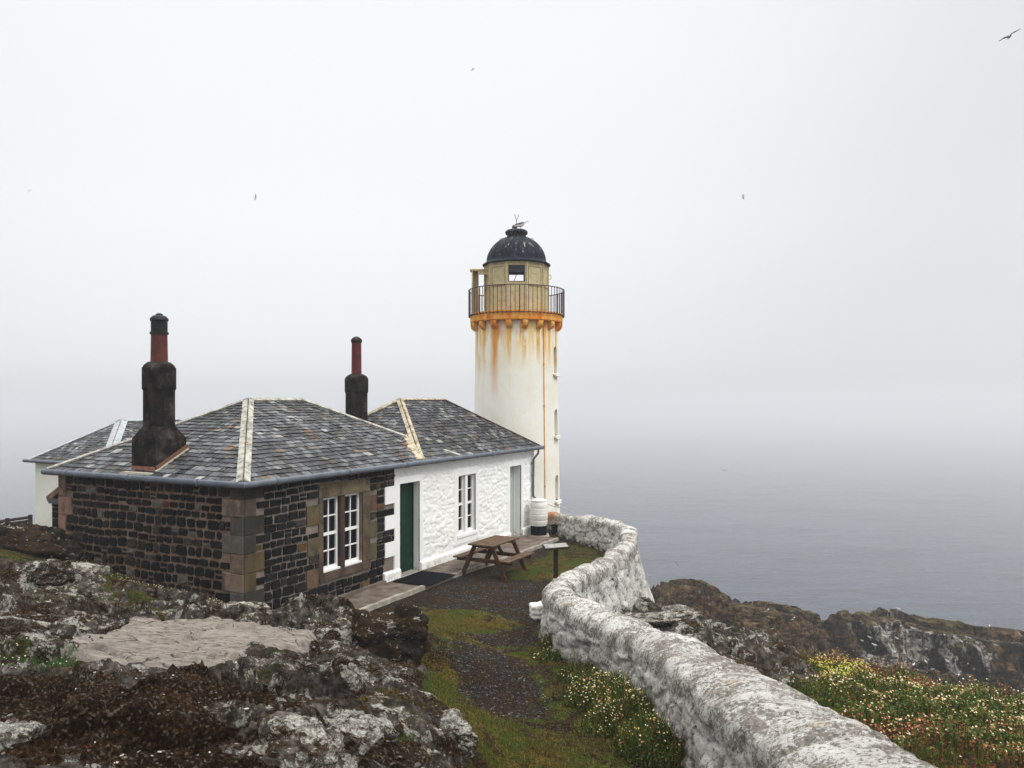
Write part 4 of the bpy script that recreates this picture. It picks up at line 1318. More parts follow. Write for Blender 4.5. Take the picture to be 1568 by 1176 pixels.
# brick and slab at the foot of the near chimney
m = MB(); m.color = (.19, .085, .05)
for k in range(4): m.box(-.345, -.30, -.33 + k * .165 + .005, -.33 + (k + 1) * .165 - .005, 2.66, 2.76)
m.color = (.45, .42, .34); m.box(-.47, -.28, -.36, .40, 2.615, 2.655)
m.color = (.40, .37, .30)
m.beam((-.35, -.36, 2.68), (.36, -.36, 3.06), .05, .03); m.color = (.13, .06, .035); m.beam((-.33, -.348, 2.74), (.36, -.348, 3.12), .03, .06)
m.build('flashing', MT['v'], ch1)

# lean-to stub at the far end of the end wall, with a sloping sandstone cope
lt = MB(); lt.box(.10, .60, LS + .021, LS + .42, -.2, 1.93); lt.build('abutment', MT['mortar'], house)
ms = MB()
masonry(ms, lambda a, z, d: (.10 - d, a, z), LS + .021, LS + .42, -.1, 1.93, [], (.18, .26), (.16, .24), pal_left, 77, gap=.03, depth=.02, flip=True)
ms.build('abutment_stone', MT['stone'], house)
m = MB(); m.color = (.24, .145, .10)
m.beam((.28, LS + .50, 1.96), (.28, LS + .021, 2.22), .50, .12, bev=.01)
m.build('cope', MT['sandstone'], house)
m = MB(); m.color = (.06, .065, .075)
m.box(.02, .09, LS + .03, LS + .42, 1.88, 1.99); m.build('lean_slate', MT['slate'], house)

# ---- path beside the house, mat
m = MB(); m.color = (1, 1, 1)
def loc2w(pts): return [hl(*p) for p in pts]
pe = []
rg = random.Random(3)
N = 90
P3 = np.zeros((N, 8, 3)); P4 = np.zeros((N, 3, 3))
for i in range(N):
    t = .6 + (10.6 - .6) * i / (N - 1)
    w = .97 + .2 * sstep(5.5, 8.5, t) + .035 * (vnoise(t * 3, 0.3) - .5)
    for j in range(7):
        s = -.076 - (w - .15) * j / 6
        P3[i, j] = hl(t, s, .045 + .008 * (vnoise(t * 4, s * 4) - .5))
    P3[i, 7] = hl(t, -.08 - (w - .15), -.15)
m.grid(P3); 
pth = m.build('pavement', MT['concrete'], None, smooth=False)
tag(pth, kind='structure')
m = MB(); m.color = (1, 1, 1)
K = np.zeros((N, 4, 3))
for i in range(N):
    t = .6 + (10.6 - .6) * i / (N - 1)
    w = .97 + .2 * sstep(5.5, 8.5, t) + .035 * (vnoise(t * 3, 0.3) - .5)
    a, b = -.08 - (w - .15) - .002, -.08 - (w - .15) - .085 - .02 * vnoise(t * 9, 2.)
    z = .058 + .012 * (vnoise(t * 7, 8.) - .5)
    for j, (s, zz) in enumerate([(a, -.1), (a, z), (b, z), (b - .01, -.1)]): K[i, j] = hl(t, s, zz)
m.grid(K); kb = m.build('kerb', MT['kerb'], None); tag(kb, kind='structure')

m = MB(); m.color = (1, 1, 1)
Mx = Matrix.Translation((*O1, 0)) @ Matrix.Rotation(HZ_ROT, 4, 'Z')
mo = hl(4.62, -.62, .053)
m.box(-.58, .58, -.46, .46, 0, .022, bev=.008)
for k in range(26): m.box(-.55, .55, -.43 + k * .0335, -.43 + k * .0335 + .018, .022, .027)
mt_ = m.build('doormat', MT['rubber'], None, loc=mo); mt_.rotation_euler = (0, 0, HZ_ROT + R(1.5))
tag(mt_, 'large black rubber mat on the pavement before the green door', 'doormat')

# ================================================================== LIGHTHOUSE
TX, TY = .145, 25.2
tower = empty('lighthouse', (TX, TY, 0))
tag(tower, 'short cream lighthouse tower with rust streaks, iron gallery and black dome behind the cottage', 'lighthouse')
def tower_material():
    m = NT('tower_render', .8, .25)
    tcn = m.new('ShaderNodeTexCoord'); p = tcn.outputs['Object']
    X, Y, Z = m.sep(p)
    ang = m.math('ARCTAN2', Y, X)
    cmb = m.new('ShaderNodeCombineXYZ')
    m.ln(m.math('MULTIPLY', ang, 1.0), cmb.inputs[0]); m.ln(m.math('MULTIPLY', Z, .10), cmb.inputs[1])
    pol = cmb.outputs[0]
    base = m.ramp(m.noise(p, .9, 6, .6), [(.3, (.70, .665, .56)), (.5, (.76, .74, .665)), (.7, (.80, .79, .74))])
    # pale grey-white ground on the sea side, creamier towards the land
    base = m.mix(m.math('MULTIPLY', m.sm(m.noise(pol, 4.2, 5, .6), .5, .7), .3), base, (.72, .64, .48))
    # rust running down from the gallery
    st = m.noise(pol, 5.2, 6, .62, .25)
    st2 = m.noise(pol, 16, 5, .6, .3)
    lenn = m.math('MULTIPLY_ADD', m.sm(st, .44, .64), 1.7, .40)          # how far each run reaches
    dz = m.math('SUBTRACT', 6.25, Z)
    fall = m.math('SUBTRACT', 1.0, m.math('DIVIDE', dz, lenn), clamp=True)
    k = m.math('MULTIPLY', fall, m.sm(m.math('MULTIPLY_ADD', st, .65, m.math('MULTIPLY', st2, .35)), .40, .62), clamp=True)
    # streaks gather under each bracket
    br = m.math('COSINE', m.math('MULTIPLY', m.math('ADD', ang, R(90 + 10)), 18.0))
    k2 = m.math('MULTIPLY', m.sm(br, .3, .95), m.math('SUBTRACT', 1.0, m.math('DIVIDE', dz, 1.25), clamp=True), clamp=True)
    c = m.mix(m.math('MULTIPLY', k, 1.0, clamp=True), base, m.ramp(k, [(0, (.70, .60, .36)), (.3, (.68, .42, .12)), (.7, (.62, .25, .03)), (1, (.50, .13, .015))]))
    c = m.mix(m.math('MULTIPLY', m.math('MULTIPLY', k2, 1.7), m.sm(st2, .30, .52), clamp=True), c, (.62, .33, .06))
    halo = m.math('MULTIPLY', m.math('SUBTRACT', 1.0, m.math('DIVIDE', dz, 1.5), clamp=True), m.sm(m.noise(pol, 3.4, 5, .6, .3), .40, .60))
    c = m.mix(m.math('MULTIPLY', halo, .75), c, (.74, .52, .17))
    # one strong run on the camera side
    run = m.math('SUBTRACT', 1.0, m.math('MULTIPLY', m.math('ABSOLUTE', m.math('SUBTRACT', m.math('ADD', ang, m.math('MULTIPLY', m.math('SUBTRACT', m.noise(pol, 9, 3), .5), .10)), R(-121))), 7.5), clamp=True)
    rl = m.math('SUBTRACT', 1.0, m.math('DIVIDE', dz, 2.4), clamp=True)
    k3 = m.math('MULTIPLY', m.math('MULTIPLY', run, rl), 1.7, clamp=True)
    c = m.mix(m.math('MULTIPLY', k3, m.math('MULTIPLY_ADD', st2, .9, .35), clamp=True), c, (.58, .22, .035))
    # mildew and patched plaster
    mil = m.sm(m.noise(p, 5.5, 8, .7), .60, .72)
    c = m.mix(m.math('MULTIPLY', mil, .35), c, (.42, .40, .34))
    m.color(c)
    b = m.bump(m.noise(p, 2.2, 6, .6), .35, .04)
    m.bump(m.noise(p, 26, 5, .6), .35, .008, b)
    return m.mat
def rusty_band():
    m = NT('rusty_gallery', .8, .25)
    tcn = m.new('ShaderNodeTexCoord'); p = tcn.outputs['Object']
    X, Y, Z = m.sep(p); ang = m.math('ARCTAN2', Y, X)
    cmb = m.new('ShaderNodeCombineXYZ'); m.ln(ang, cmb.inputs[0]); m.ln(m.math('MULTIPLY', Z, .25), cmb.inputs[1])
    n = m.noise(cmb.outputs[0], 9, 7, .65, .3)
    c = m.ramp(n, [(.28, (.42, .085, .012)), (.45, (.68, .22, .025)), (.6, (.68, .37, .08)), (.76, (.68, .54, .29))])
    c = m.mix(m.math('MULTIPLY', m.sm(m.noise(p, 12, 5, .6), .55, .7), .4), c, (.22, .06, .015))
    m.color(c); m.bump(m.noise(p, 30, 5), .5, .008); return m.mat
MT['tower'] = tower_material(); MT['band'] = rusty_band()
MT['lantern'] = lead_mat('lantern_paint', (.34, .29, .155), (.48, .41, .245), .2)
def dome_mat():
    m = NT('black_dome', .6, .07); tcn = m.new('ShaderNodeTexCoord'); p = tcn.outputs['Object']
    X, Y, Z = m.sep(p); ang = m.math('ARCTAN2', Y, X)
    cmb = m.new('ShaderNodeCombineXYZ'); m.ln(ang, cmb.inputs[0]); m.ln(m.math('MULTIPLY', Z, .35), cmb.inputs[1])
    n = m.noise(cmb.outputs[0], 11, 6, .66, .5)
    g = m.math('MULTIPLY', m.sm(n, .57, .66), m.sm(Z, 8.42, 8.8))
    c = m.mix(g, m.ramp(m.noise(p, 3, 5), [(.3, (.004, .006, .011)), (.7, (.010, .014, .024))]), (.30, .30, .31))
    m.color(c); m.bump(m.noise(p, 14, 5), .25, .01); return m.mat
MT['dome'] = dome_mat()
MT['rust_iron'] = simple('maroon_iron', (.050, .022, .026), .6, .35, var=.4, scale=9)

tb = MB(); tb.color = (1, 1, 1)
zs = np.linspace(-1.2, 6.46, 70)
prof = [(1.425 - (z + .5) * .0135, z) for z in zs]
tb.lathe(prof, n=144)
# lower plinth of the tower
body = tb.build('tower', MT['tower'], tower, smooth=False)
# arched niches cut in
WA = R(-90 + 67)
cut = MB()
NZ = [(4.84, 5.70), (2.86, 3.70), (.80, 1.60)]
for z0, z1 in NZ:
    ca, sa = math.cos(WA), math.sin(WA)
    hw = .145
    outl = [(-hw, z0), (hw, z0)] + [(hw * math.cos(R(a)), z1 - hw + hw * math.sin(R(a))) for a in range(0, 181, 20)]
    n = len(outl); b = len(cut.v)
    for rr in (1.18 if z0 < 4 else 1.16, 1.7):
        for x, z in outl: cut.v.append((ca * rr - sa * x, sa * rr + ca * x, z))
    cut.face([b + k for k in range(n)]); cut.face([b + n + k for k in range(n)][::-1])
    for k in range(n): cut.face((b + k, b + n + k, b + n + (k+1) % n, b + (k+1) % n))
co = cut.build('niche_cut', MT['tower'], tower)
for me_ in (co.data,):
    import bmesh
    bm = bmesh.new(); bm.from_mesh(me_); bmesh.ops.recalc_face_normals(bm, faces=bm.faces); bm.to_mesh(me_); bm.free()
bm = bmesh.new(); bm.from_mesh(body.data); bmesh.ops.recalc_face_normals(bm, faces=bm.faces); bm.to_mesh(body.data); bm.free()
md = body.modifiers.new('niches', 'BOOLEAN'); md.operation = 'DIFFERENCE'; md.object = co; md.solver = 'EXACT'
dg = bpy.context.evaluated_depsgraph_get()
nm = bpy.data.meshes.new_from_object(body.evaluated_get(dg))
body.modifiers.clear(); body.data = nm; body.data.name = 'tower'
bpy.data.objects.remove(co, do_unlink=True)
body.data.polygons.foreach_set('use_smooth', np.full(len(body.data.polygons), True))
body.data.set_sharp_from_angle(angle=R(28))
for z0, z1 in NZ:
    m = MB(); m.color = (1, 1, 1); ca, sa = math.cos(WA), math.sin(WA)
    Mt = Matrix(((ca, -sa, 0, 0), (sa, ca, 0, 0), (0, 0, 1, 0), (0, 0, 0, 1)))
    rr = prof[0][0] - (z0 + 1.2) * .0135
    m.box(rr - .12, rr + .075, -.21, .21, z0 - .075, z0 + .0, Mt, bev=.012)
    m.box(rr - .05, rr + .10, -.17, .17, z0 - .11, z0 - .076, Mt, bev=.012)
    m.build('window_sill', MT['cream'], tower)
m = MB(); m.color = (1, 1, 1)
GA0, GA1 = 6.46, 6.75
m.lathe([(1.30, GA0), (1.47, GA0), (1.50, GA0 + .03), (1.50, GA1 - .05), (1.52, GA1 - .035), (1.52, GA1), (.6, GA1 + .005)], n=96)
gal = m.build('gallery', MT['band'], tower, autosmooth=40)
for k in range(18):
    a = R(-90 - 10 + 20 * k + 20 * .02)
    m = MB(); m.color = (1, 1, 1); ca, sa = math.cos(a), math.sin(a)
    pr = [(1.25, GA0 - .001), (1.49, GA0 - .001), (1.49, GA0 - .08), (1.47, GA0 - .15), (1.42, GA0 - .21), (1.34, GA0 - .25), (1.25, GA0 - .27)]
    b = len(m.v); n = len(pr)
    for y in (-.085, .085):
        for r_, z in pr: m.v.append((ca * r_ - sa * y, sa * r_ + ca * y, z))
    m.face([b + i for i in range(n)][::-1]); m.face([b + n + i for i in range(n)])
    for i in range(n): m.face((b + i, b + (i+1) % n, b + n + (i+1) % n, b + n + i))
    m.build('bracket', MT['band'], gal)
# railing
m = MB(); m.color = (1, 1, 1)
RR = 1.555; NB = 70
ring = [(RR * math.cos(2*math.pi*k/72), RR * math.sin(2*math.pi*k/72), 7.53) for k in range(72)]
m.tube(ring, .017, 6, closed=True)
for k in range(NB):
    a = 2 * math.pi * k / NB + .013
    ca, sa = math.cos(a), math.sin(a)
    big = k % 10 == 3
    m.tube([(RR * ca, RR * sa, 6.68), (RR * ca, RR * sa, 7.53)], .019 if big else .0105, 5)
    m.tube([(1.49 * ca, 1.49 * sa, 6.685), (RR * ca, RR * sa, 6.685)], .013, 4)
ring = [(RR * math.cos(2*math.pi*k/72), RR * math.sin(2*math.pi*k/72), 6.70) for k in range(72)]
m.tube(ring, .010, 5, closed=True)
m.build('railing', MT['rust_iron'], tower)
# lantern room, ten sided, with see-through panes front and back
LN = 10; LR = 1.03
LA0 = R(-90 - 18)
def lp(k, r=LR):
    a = LA0 + k * R(36); return (r * math.cos(a), r * math.sin(a))
m = MB(); m.color = (1, 1, 1)
lan = empty('lantern', (0, 0, 0), 0, tower)
for k in range(LN):
    p = Vector((*lp(k), 0)); q = Vector((*lp(k + 1), 0)); d = (q - p); L = d.length; d.normalize()
    nrm_ = Vector((d.y, -d.x, 0))
    Mt = Matrix(((d.x, nrm_.x, 0, p.x), (d.y, nrm_.y, 0, p.y), (0, 0, 1, 0), (0, 0, 0, 1)))
    openp = k in (0, 5)
    if openp:
        m.box(0, L, -.04, 0, 6.75, 7.70, Mt); m.box(0, L, -.04, 0, 8.22, 8.36, Mt); m.box(0, .06, -.04, 0, 7.70, 8.22, Mt); m.box(L - .06, L, -.04, 0, 7.70, 8.22, Mt)
        g = MB(); g.color = (1, 1, 1)
    else:
        m.box(0, L, -.04, 0, 6.75, 8.36, Mt)
        m.color = (1, 1, 1); m.box(.035, L - .035, 0, .03, 7.60, 7.64, Mt); m.box(.05, L - .05, 0, .022, 8.20, 8.24, Mt)
        m.box(.06, .085, 0, .022, 7.64, 8.20, Mt); m.box(L - .085, L - .06, 0, .022, 7.64, 8.20, Mt)
        if k % 2: m.box(L * .3, L * .62, 0, .008, 7.98, 8.0, Mt)
    m.box(-.022, .022, -.01, .025, 6.76, 8.34, Mt)
    if k % 2 == 0:
        m.box(.1, L - .1, 0, .010, 6.92, 6.94, Mt)
m.build('wall', MT['lantern'], lan)
for k in (0, 5):
    p = Vector((*lp(k), 0)); q = Vector((*lp(k + 1), 0)); d = (q - p); L = d.length; d.normalize(); nrm_ = Vector((d.y, -d.x, 0))
    Mt = Matrix(((d.x, nrm_.x, 0, p.x), (d.y, nrm_.y, 0, p.y), (0, 0, 1, 0), (0, 0, 0, 1)))
    w = MB(); w.color = (.02, .026, .035)
    if k == 0: w.box(.062, L - .062, -.03, -.012, 7.99, 8.215, Mt)
    w.color = (.03, .03, .03)
    w.box(.06, .075, -.035, .008, 7.70, 8.22, Mt); w.box(L - .075, L - .06, -.035, .008, 7.70, 8.22, Mt); w.box(.075, L - .075, -.035, .008, 7.70, 7.715, Mt)
    w.build('window', MT['v'], lan)
m = MB(); m.color = (1, 1, 1); m.tube([(-.16, -.5, 7.6), (.05, .1, 8.2)], .012, 6); m.build('brace', MT['iron'], lan)
# handles on the lantern
m = MB(); m.color = (1, 1, 1)
for sx_ in (1,):
    c0 = (1.0 * sx_ + .07, -.25, 7.95)
    m.tube([(c0[0] + .05 * math.cos(a), c0[1], c0[2] + .075 * math.sin(a)) for a in np.linspace(-1.9, 3.0, 10)], .011, 5)
m.build('handhold', MT['lantern'], lan)
# dome
m = MB(); m.color = (1, 1, 1)
pr = [(.9, 8.34), (1.10, 8.345), (1.11, 8.37), (1.02, 8.43)]
for a in range(4, 71, 6):
    pr.append((.97 * math.cos(R(a)), 8.42 + .90 * math.sin(R(a))))
m.lathe(pr, n=60)
dome = m.build('dome', MT['dome'], tower, autosmooth=40)
m = MB(); m.color = (1, 1, 1)
for k in range(20):
    a = 2 * math.pi * k / 20 + .09
    m.tube([(.977 * math.cos(R(b)) * math.cos(a), .977 * math.cos(R(b)) * math.sin(a), 8.42 + .907 * math.sin(R(b))) for b in range(5, 71, 8)], .008, 4)
m.build('seam', MT['dome'], dome)
m = MB(); m.color = (1, 1, 1)
m.lathe([(.30, 9.22), (.31, 9.36), (.35, 9.38), (.37, 9.42), (.36, 9.47), (.31, 9.51), (.10, 9.53)], n=32)
m.build('vent', MT['dome'], dome, autosmooth=40)
for sgn in (-1, 1):
    m = MB(); m.color = (1, 1, 1); cx_ = .50 * sgn
    m.tube([(cx_ + .05 * math.cos(a), 0, 9.21 + .05 * math.sin(a)) for a in np.linspace(0, 2 * math.pi, 12, endpoint=False)], .009, 5, closed=True)
    m.build('lifting_ring', MT['panel'], dome)
m = MB(); m.color = (1, 1, 1)
m.lathe([(.085, 9.53), (.085, 9.66), (.06, 9.68)], c=(-.06, 0), n=12)
m.tube([(-.0, 0, 9.66), (0, 0, 9.84)], .013, 6)
m.tube([(0, 0, 9.83), (-.035, 0, 9.93), (-.055, 0, 10.05)], .009, 5); m.tube([(0, 0, 9.83), (.045, 0, 9.92), (.075, 0, 10.03)], .009, 5)
m.build('finial', MT['rust_iron'], tower)
# weather screen at the gallery door, landward side
m = MB(); m.color = (1, 1, 1)
m.box(-1.50, -.88, -.35, .02, 8.15, 8.20); 
m.color = (1, 1, 1); m.box(-1.44, -1.40, -.33, 0, 6.75, 8.15); m.box(-1.44, -1.23, -.03, 0, 6.75, 8.15); m.box(-1.26, -1.23, -.06, -.031, 6.75, 8.15)
m.box(-1.23, -.9, -.33, -.29, 8.02, 8.15)
m.build('door_screen', MT['lantern'], tower)
# lightning conductor
ca_, sa_ = math.cos(R(-90 + 38.5)), math.sin(R(-90 + 38.5))
m = MB(); m.color = (1, 1, 1)
m.tube([((1.425 - (z + .5) * .0135 + .02) * ca_, (1.425 - (z + .5) * .0135 + .02) * sa_, z) for z in np.linspace(.3, 6.44, 10)], .013, 6)
for z in (1.3, 2.55, 3.8, 5.1):
    r_ = 1.425 - (z + .5) * .0135 + .02
    m.tube([(r_ * ca_, r_ * sa_, z - .035), (r_ * ca_, r_ * sa_, z + .035)], .026, 6)
m.build('conductor', MT['band'], tower)
# pale base course
m = MB(); m.color = (1, 1, 1)
m.lathe([(1.55, -1.0), (1.55, -.02), (1.50, .03), (1.40, .04)], n=96); m.build('base', MT['kerb'], tower)

# ================================================================== BOUNDARY WALL
def wall_material():
    m = NT('limewashed_rubble', .88, .2)
    tcn = m.new('ShaderNodeTexCoord'); uvn = tcn.outputs['UV']
    p = m.pos()
    mp = m.new('ShaderNodeMapping'); mp.inputs['Scale'].default_value = (1.75, 1.15, 1); m.ln(uvn, mp.inputs[0]); s1 = mp.outputs[0]
    base = m.ramp(m.noise(p, 3, 7, .65), [(.3, (.46, .44, .405)), (.5, (.61, .595, .56)), (.7, (.71, .70, .665))])
    # bare grey stone where the limewash has worn, most of all along the cope
    wear = m.noise(s1, 17, 12, .82, .35)
    w2 = m.noise(s1, 2.2, 5, .6)
    thr = m.math('MULTIPLY_ADD', m.math('SUBTRACT', w2, .5), .5, wear)
    thr = m.math('MULTIPLY_ADD', m.attr('cope'), .055, thr)
    k = m.sm(thr, .525, .575)
    c = m.mix(m.math('MULTIPLY', k, .85), base, m.ramp(m.noise(p, 22, 5, .6), [(.3, (.04, .036, .032)), (.55, (.185, .158, .128)), (.8, (.36, .315, .25))]))
    k2 = m.sm(m.noise(s1, 21, 9, .76, .8), .585, .62)
    c = m.mix(k2, c, (.016, .016, .017))
    c = m.mix(m.math('MULTIPLY', m.sm(m.attr('joint'), .35, .9), m.sm(m.noise(s1, 6, 6), .38, .6)), c, (.03, .027, .023))
    c = m.mix(m.math('MULTIPLY', m.sm(m.noise(p, 2.2, 7, .7), .62, .70), .45), c, (.42, .27, .13))
    c = m.mix(m.math('MULTIPLY', m.attr('rust'), .8), c, (.50, .20, .05))
    # green-brown soil stain at the foot
    c = m.mix(m.math('MULTIPLY', m.attr('foot'), m.sm(m.noise(p, 6, 6), .35, .6)), c, (.06, .05, .025))
    m.color(c)
    b = m.bump(m.noise(s1, 12, 10, .78, .4), 1.0, .06)
    m.bump(m.noise(p, 60, 5, .6), .5, .008, b)
    return m.mat
MT['limewall'] = wall_material()
def catmull(P, n):
    P = np.array(P, float); out = []
    for i in range(len(P) - 1):
        p0 = P[max(i-1, 0)]; p1 = P[i]; p2 = P[i+1]; p3 = P[min(i+2, len(P)-1)]
        L = np.hypot(*(p2[:2] - p1[:2])); k = max(2, int(L / n(p1[1])))
        for t in np.linspace(0, 1, k, endpoint=False):
            out.append(.5 * (2*p1 + (p2-p0)*t + (2*p0-5*p1+4*p2-p3)*t*t + (3*p1-p0-3*p2+p3)*t**3))
    out.append(P[-1]); return np.array(out)
S = catmull(WALL, lambda y: .035 if y > 11 else .022)
dS = np.gradient(S[:, :2], axis=0)
# smooth the direction so tight bends stay clean
ker = np.ones(9) / 9
dS = np.stack([np.convolve(np.pad(dS[:, i], 4, 'edge'), ker, 'valid') for i in (0, 1)], 1)
dS /= np.hypot(dS[:, 0], dS[:, 1])[:, None]
Ln = np.concatenate([[0], np.cumsum(np.hypot(*np.diff(S[:, :2], axis=0).T))])
NW = np.stack([-dS[:, 1], dS[:, 0]], 1)      # points to the sea side
M_ = 84
rows_ = []; uvs = []; cope = []; joint = []; foot = []; rust = []
for i in range(len(S)):
    x, y, hw, zt, zi, zo = S[i]
    ns = NW[i]
    crown = min(.20, hw * .62) + .04
    zsh = zt - crown
    L1 = zsh - (zi - .35); L3 = zsh - (zo - .4)
    for j in range(M_):
        f = j / (M_ - 1)
        if f < .36:
            q = f / .36; off = -hw - .07 * (1 - q) ; z = zi - .35 + L1 * q; w = z - zsh
        elif f < .62:
            q = (f - .36) / .26; a = math.pi * (1 - q)
            off = hw * math.cos(a) * 1.0; z = zsh + crown * math.sin(a) ** .68; w = q * (hw * 2.3)
        else:
            q = (f - .62) / .38; off = hw + (.05 + .26 * L3 * q) * q ** .8; z = zsh - L3 * q; w = hw * 2.3 + L3 * q
        rows_.append((x, y, ns[0], ns[1], off, z)); uvs.append((Ln[i], w))
        cope.append(1.0 if .33 < f < .65 else 0.0)
        foot.append(float(sstep(.22, .0, z - (zi if f < .5 else zo))))
        rust.append(float(sstep(1.1, .1, Ln[i]) * sstep(-.3, .1, z - zsh)))
A_ = np.array(rows_); U_ = np.array(uvs); cope = np.array(cope)
u_, w_ = U_[:, 0], U_[:, 1]
# cope stones: joints square across the top; rubble below
ju = u_ + .10 * (fbm(u_ * 2, w_ * .6, seed=201) - .5) + 0
cw = .27
f1, f2, cid = worley(ju / cw, np.zeros_like(ju) + .5 + .0 * w_, 203)
g1, g2, gid = worley(u_ * 3.2 + .5 * fbm(u_ * 3, w_ * 3, seed=204), w_ * 5.0, 205)
jc = sstep(.16, .0, f2 - f1); jr = sstep(.20, .0, g2 - g1)
fade_far = sstep(11.6, 13.2, A_[:, 1])            # the near wall is one weathered mass
jr = jr * (1 - cope); jc = jc * cope * (.7 + .3 * fade_far)
disp = (cid - .5) * .065 * cope * (.8 + .2 * fade_far) - jc * .045 + (gid - .5) * .065 * (1 - cope) - jr * .042
disp = disp + (fbm(u_ * 16, w_ * 14, oct=3, seed=208, gain=.6) - .5) * .030 + (fbm(u_ * 5, w_ * 4, oct=6, seed=206, gain=.66) - .5) * .085 + (fbm(u_ * 1.1, w_ * 1.1, oct=3, seed=207) - .5) * .12
nx = A_[:, 2]; ny = A_[:, 3]; off = A_[:, 4]
# outward normal in the section
Ng = len(S)
sec = np.stack([off.reshape(Ng, M_), A_[:, 5].reshape(Ng, M_)], -1)
dsec = np.gradient(sec, axis=1); nl_ = np.hypot(dsec[..., 0], dsec[..., 1]) + 1e-6
no = (-dsec[..., 1] / nl_).ravel(); nz_ = (dsec[..., 0] / nl_).ravel()
off2 = off + no * disp; z2 = A_[:, 5] + nz_ * disp
WV = np.stack([A_[:, 0] + nx * off2, A_[:, 1] + ny * off2, z2], -1)
Wd = np_mesh('boundary_wall', WV, grid_faces(Ng, M_), MT['limewall'], {'cope': cope, 'joint': np.clip(jc * .8 + jr * (.45 + .55 * fade_far), 0, 1), 'foot': np.array(foot), 'rust': np.array(rust)}, uv=U_)
tag(Wd, 'thick whitewashed rubble wall with rounded worn top curving along the cliff edge', 'wall')

# ================================================================== YARD THINGS
# picnic table
pt = hl(6.10, -1.55, .0)
tbl = empty('picnic_table', pt, HZ_ROT + R(-1)); tag(tbl, 'brown wooden picnic table with two fixed benches in front of the white window', 'picnic table')
tz = .70
m = MB(); m.color = (1, 1, 1)
for k in range(5):
    y = -.33 + k * .134; m.box(-.64, .64, y, y + .124, tz, tz + .035, bev=.004)
m.box(-.45, -.38, -.30, .30, tz - .07, tz - .001); m.box(.38, .45, -.30, .30, tz - .07, tz - .001)
m.build('tabletop', MT['wood_top'], tbl)
for sy in (-1, 1):
    m = MB(); m.color = (1, 1, 1)
    for k in range(2):
        y = sy * (.50 + k * .12); m.box(-.64, .64, min(y, y + .11 * sy), max(y, y + .11 * sy), .385, .42, bev=.004)
    m.build('bench', MT['wood_top'], tbl)
for sx_ in (-1, 1):
    for sy in (-1, 1):
        m = MB(); m.color = (1, 1, 1)
        m.beam((sx_ * .50, sy * .22, tz - .005), (sx_ * .50, sy * .56, -.03), .045, .09, up=(0, 1, 0)); m.build('leg', MT['wood'], tbl)
    m = MB(); m.color = (1, 1, 1)
    m.beam((sx_ * .453, -.72, .345), (sx_ * .453, .72, .345), .045, .085); m.build('crossbar', MT['wood'], tbl)
    m = MB(); m.color = (1, 1, 1)
    m.beam((sx_ * .42, 0, .33), (sx_ * .08, 0, tz - .02), .06, .05); m.build('brace', MT['wood'], tbl)

# water butt
bp = (.62 + .10, 22.72)
bp = ((825 - 784) / F * 22.8, 22.8)
wb = empty('water_butt', (bp[0], bp[1], 0)); tag(wb, 'white plastic water butt on a black stand below the downpipe', 'water butt')
m = MB(); m.color = (1, 1, 1)
prof2 = []
for z, r in [(.30, .235), (.34, .25), (.44, .262), (.455, .255), (.47, .264), (.62, .268), (.635, .258), (.65, .268), (.80, .266), (.815, .257), (.83, .264), (.94, .255), (1.0, .235), (1.01, .245), (1.05, .245), (1.06, .20), (1.075, .19)]:
    prof2.append((r, z))
m.lathe(prof2, n=40); m.build('barrel', MT['plastic'], wb, autosmooth=30)
m = MB(); m.color = (1, 1, 1); m.lathe([(.235, .0), (.235, .26), (.245, .265), (.245, .30)], n=40)
m.build('stand', MT['rubber'], wb, autosmooth=40)
m = MB(); m.color = (1, 1, 1); m.box(-.34, .30, -.32, .30, -.1, .03, bev=.01); m.build('base', MT['kerb'], wb)
m = MB(); m.color = (.4, .36, .28); m.tube([(.22, 0, .93), (.45, -.02, .86), (.75, .1, .80), (.95, .2, .66)], .013, 6); m.build('hose', MT['v'], wb)
bx_ = ((841 + 10 - 784) / F * 23.3, 23.3)
m = MB(); m.color = (1, 1, 1); m.box(-.13, .13, -.12, .12, 0, .24, bev=.015); m.box(-.10, .10, -.09, .09, .24, .27, bev=.01)
o = m.build('drain_box', MT['rubber'], None, loc=(bx_[0], bx_[1], -.03)); tag(o, 'small black box on the ground between the water butt and the wall', 'box')

# information lectern
lp_ = gp(851, 893, 0.0)
le = empty('information_board', (lp_[0], lp_[1], -.02), R(8)); tag(le, 'small information board with a pale tilted top on a dark post by the wall', 'sign')
m = MB(); m.color = (1, 1, 1); m.box(-.045, .045, -.045, .045, -.05, .80, bev=.006); m.build('post', MT['wood_dark'], le)
m = MB(); m.color = (1, 1, 1)
Mt = Matrix.Translation((.0, -.02, .83)) @ Matrix.Rotation(R(5), 4, 'X') @ Matrix.Rotation(R(-3), 4, 'Y')
m.box(-.27, .27, -.17, .17, -.028, .010, Mt, bev=.006); m.build('frame', MT['wood_dark'], le)
m = MB(); m.color = (1, 1, 1); m.box(-.25, .25, -.15, .15, .011, .018, Mt); m.build('panel', MT['panel'], le)

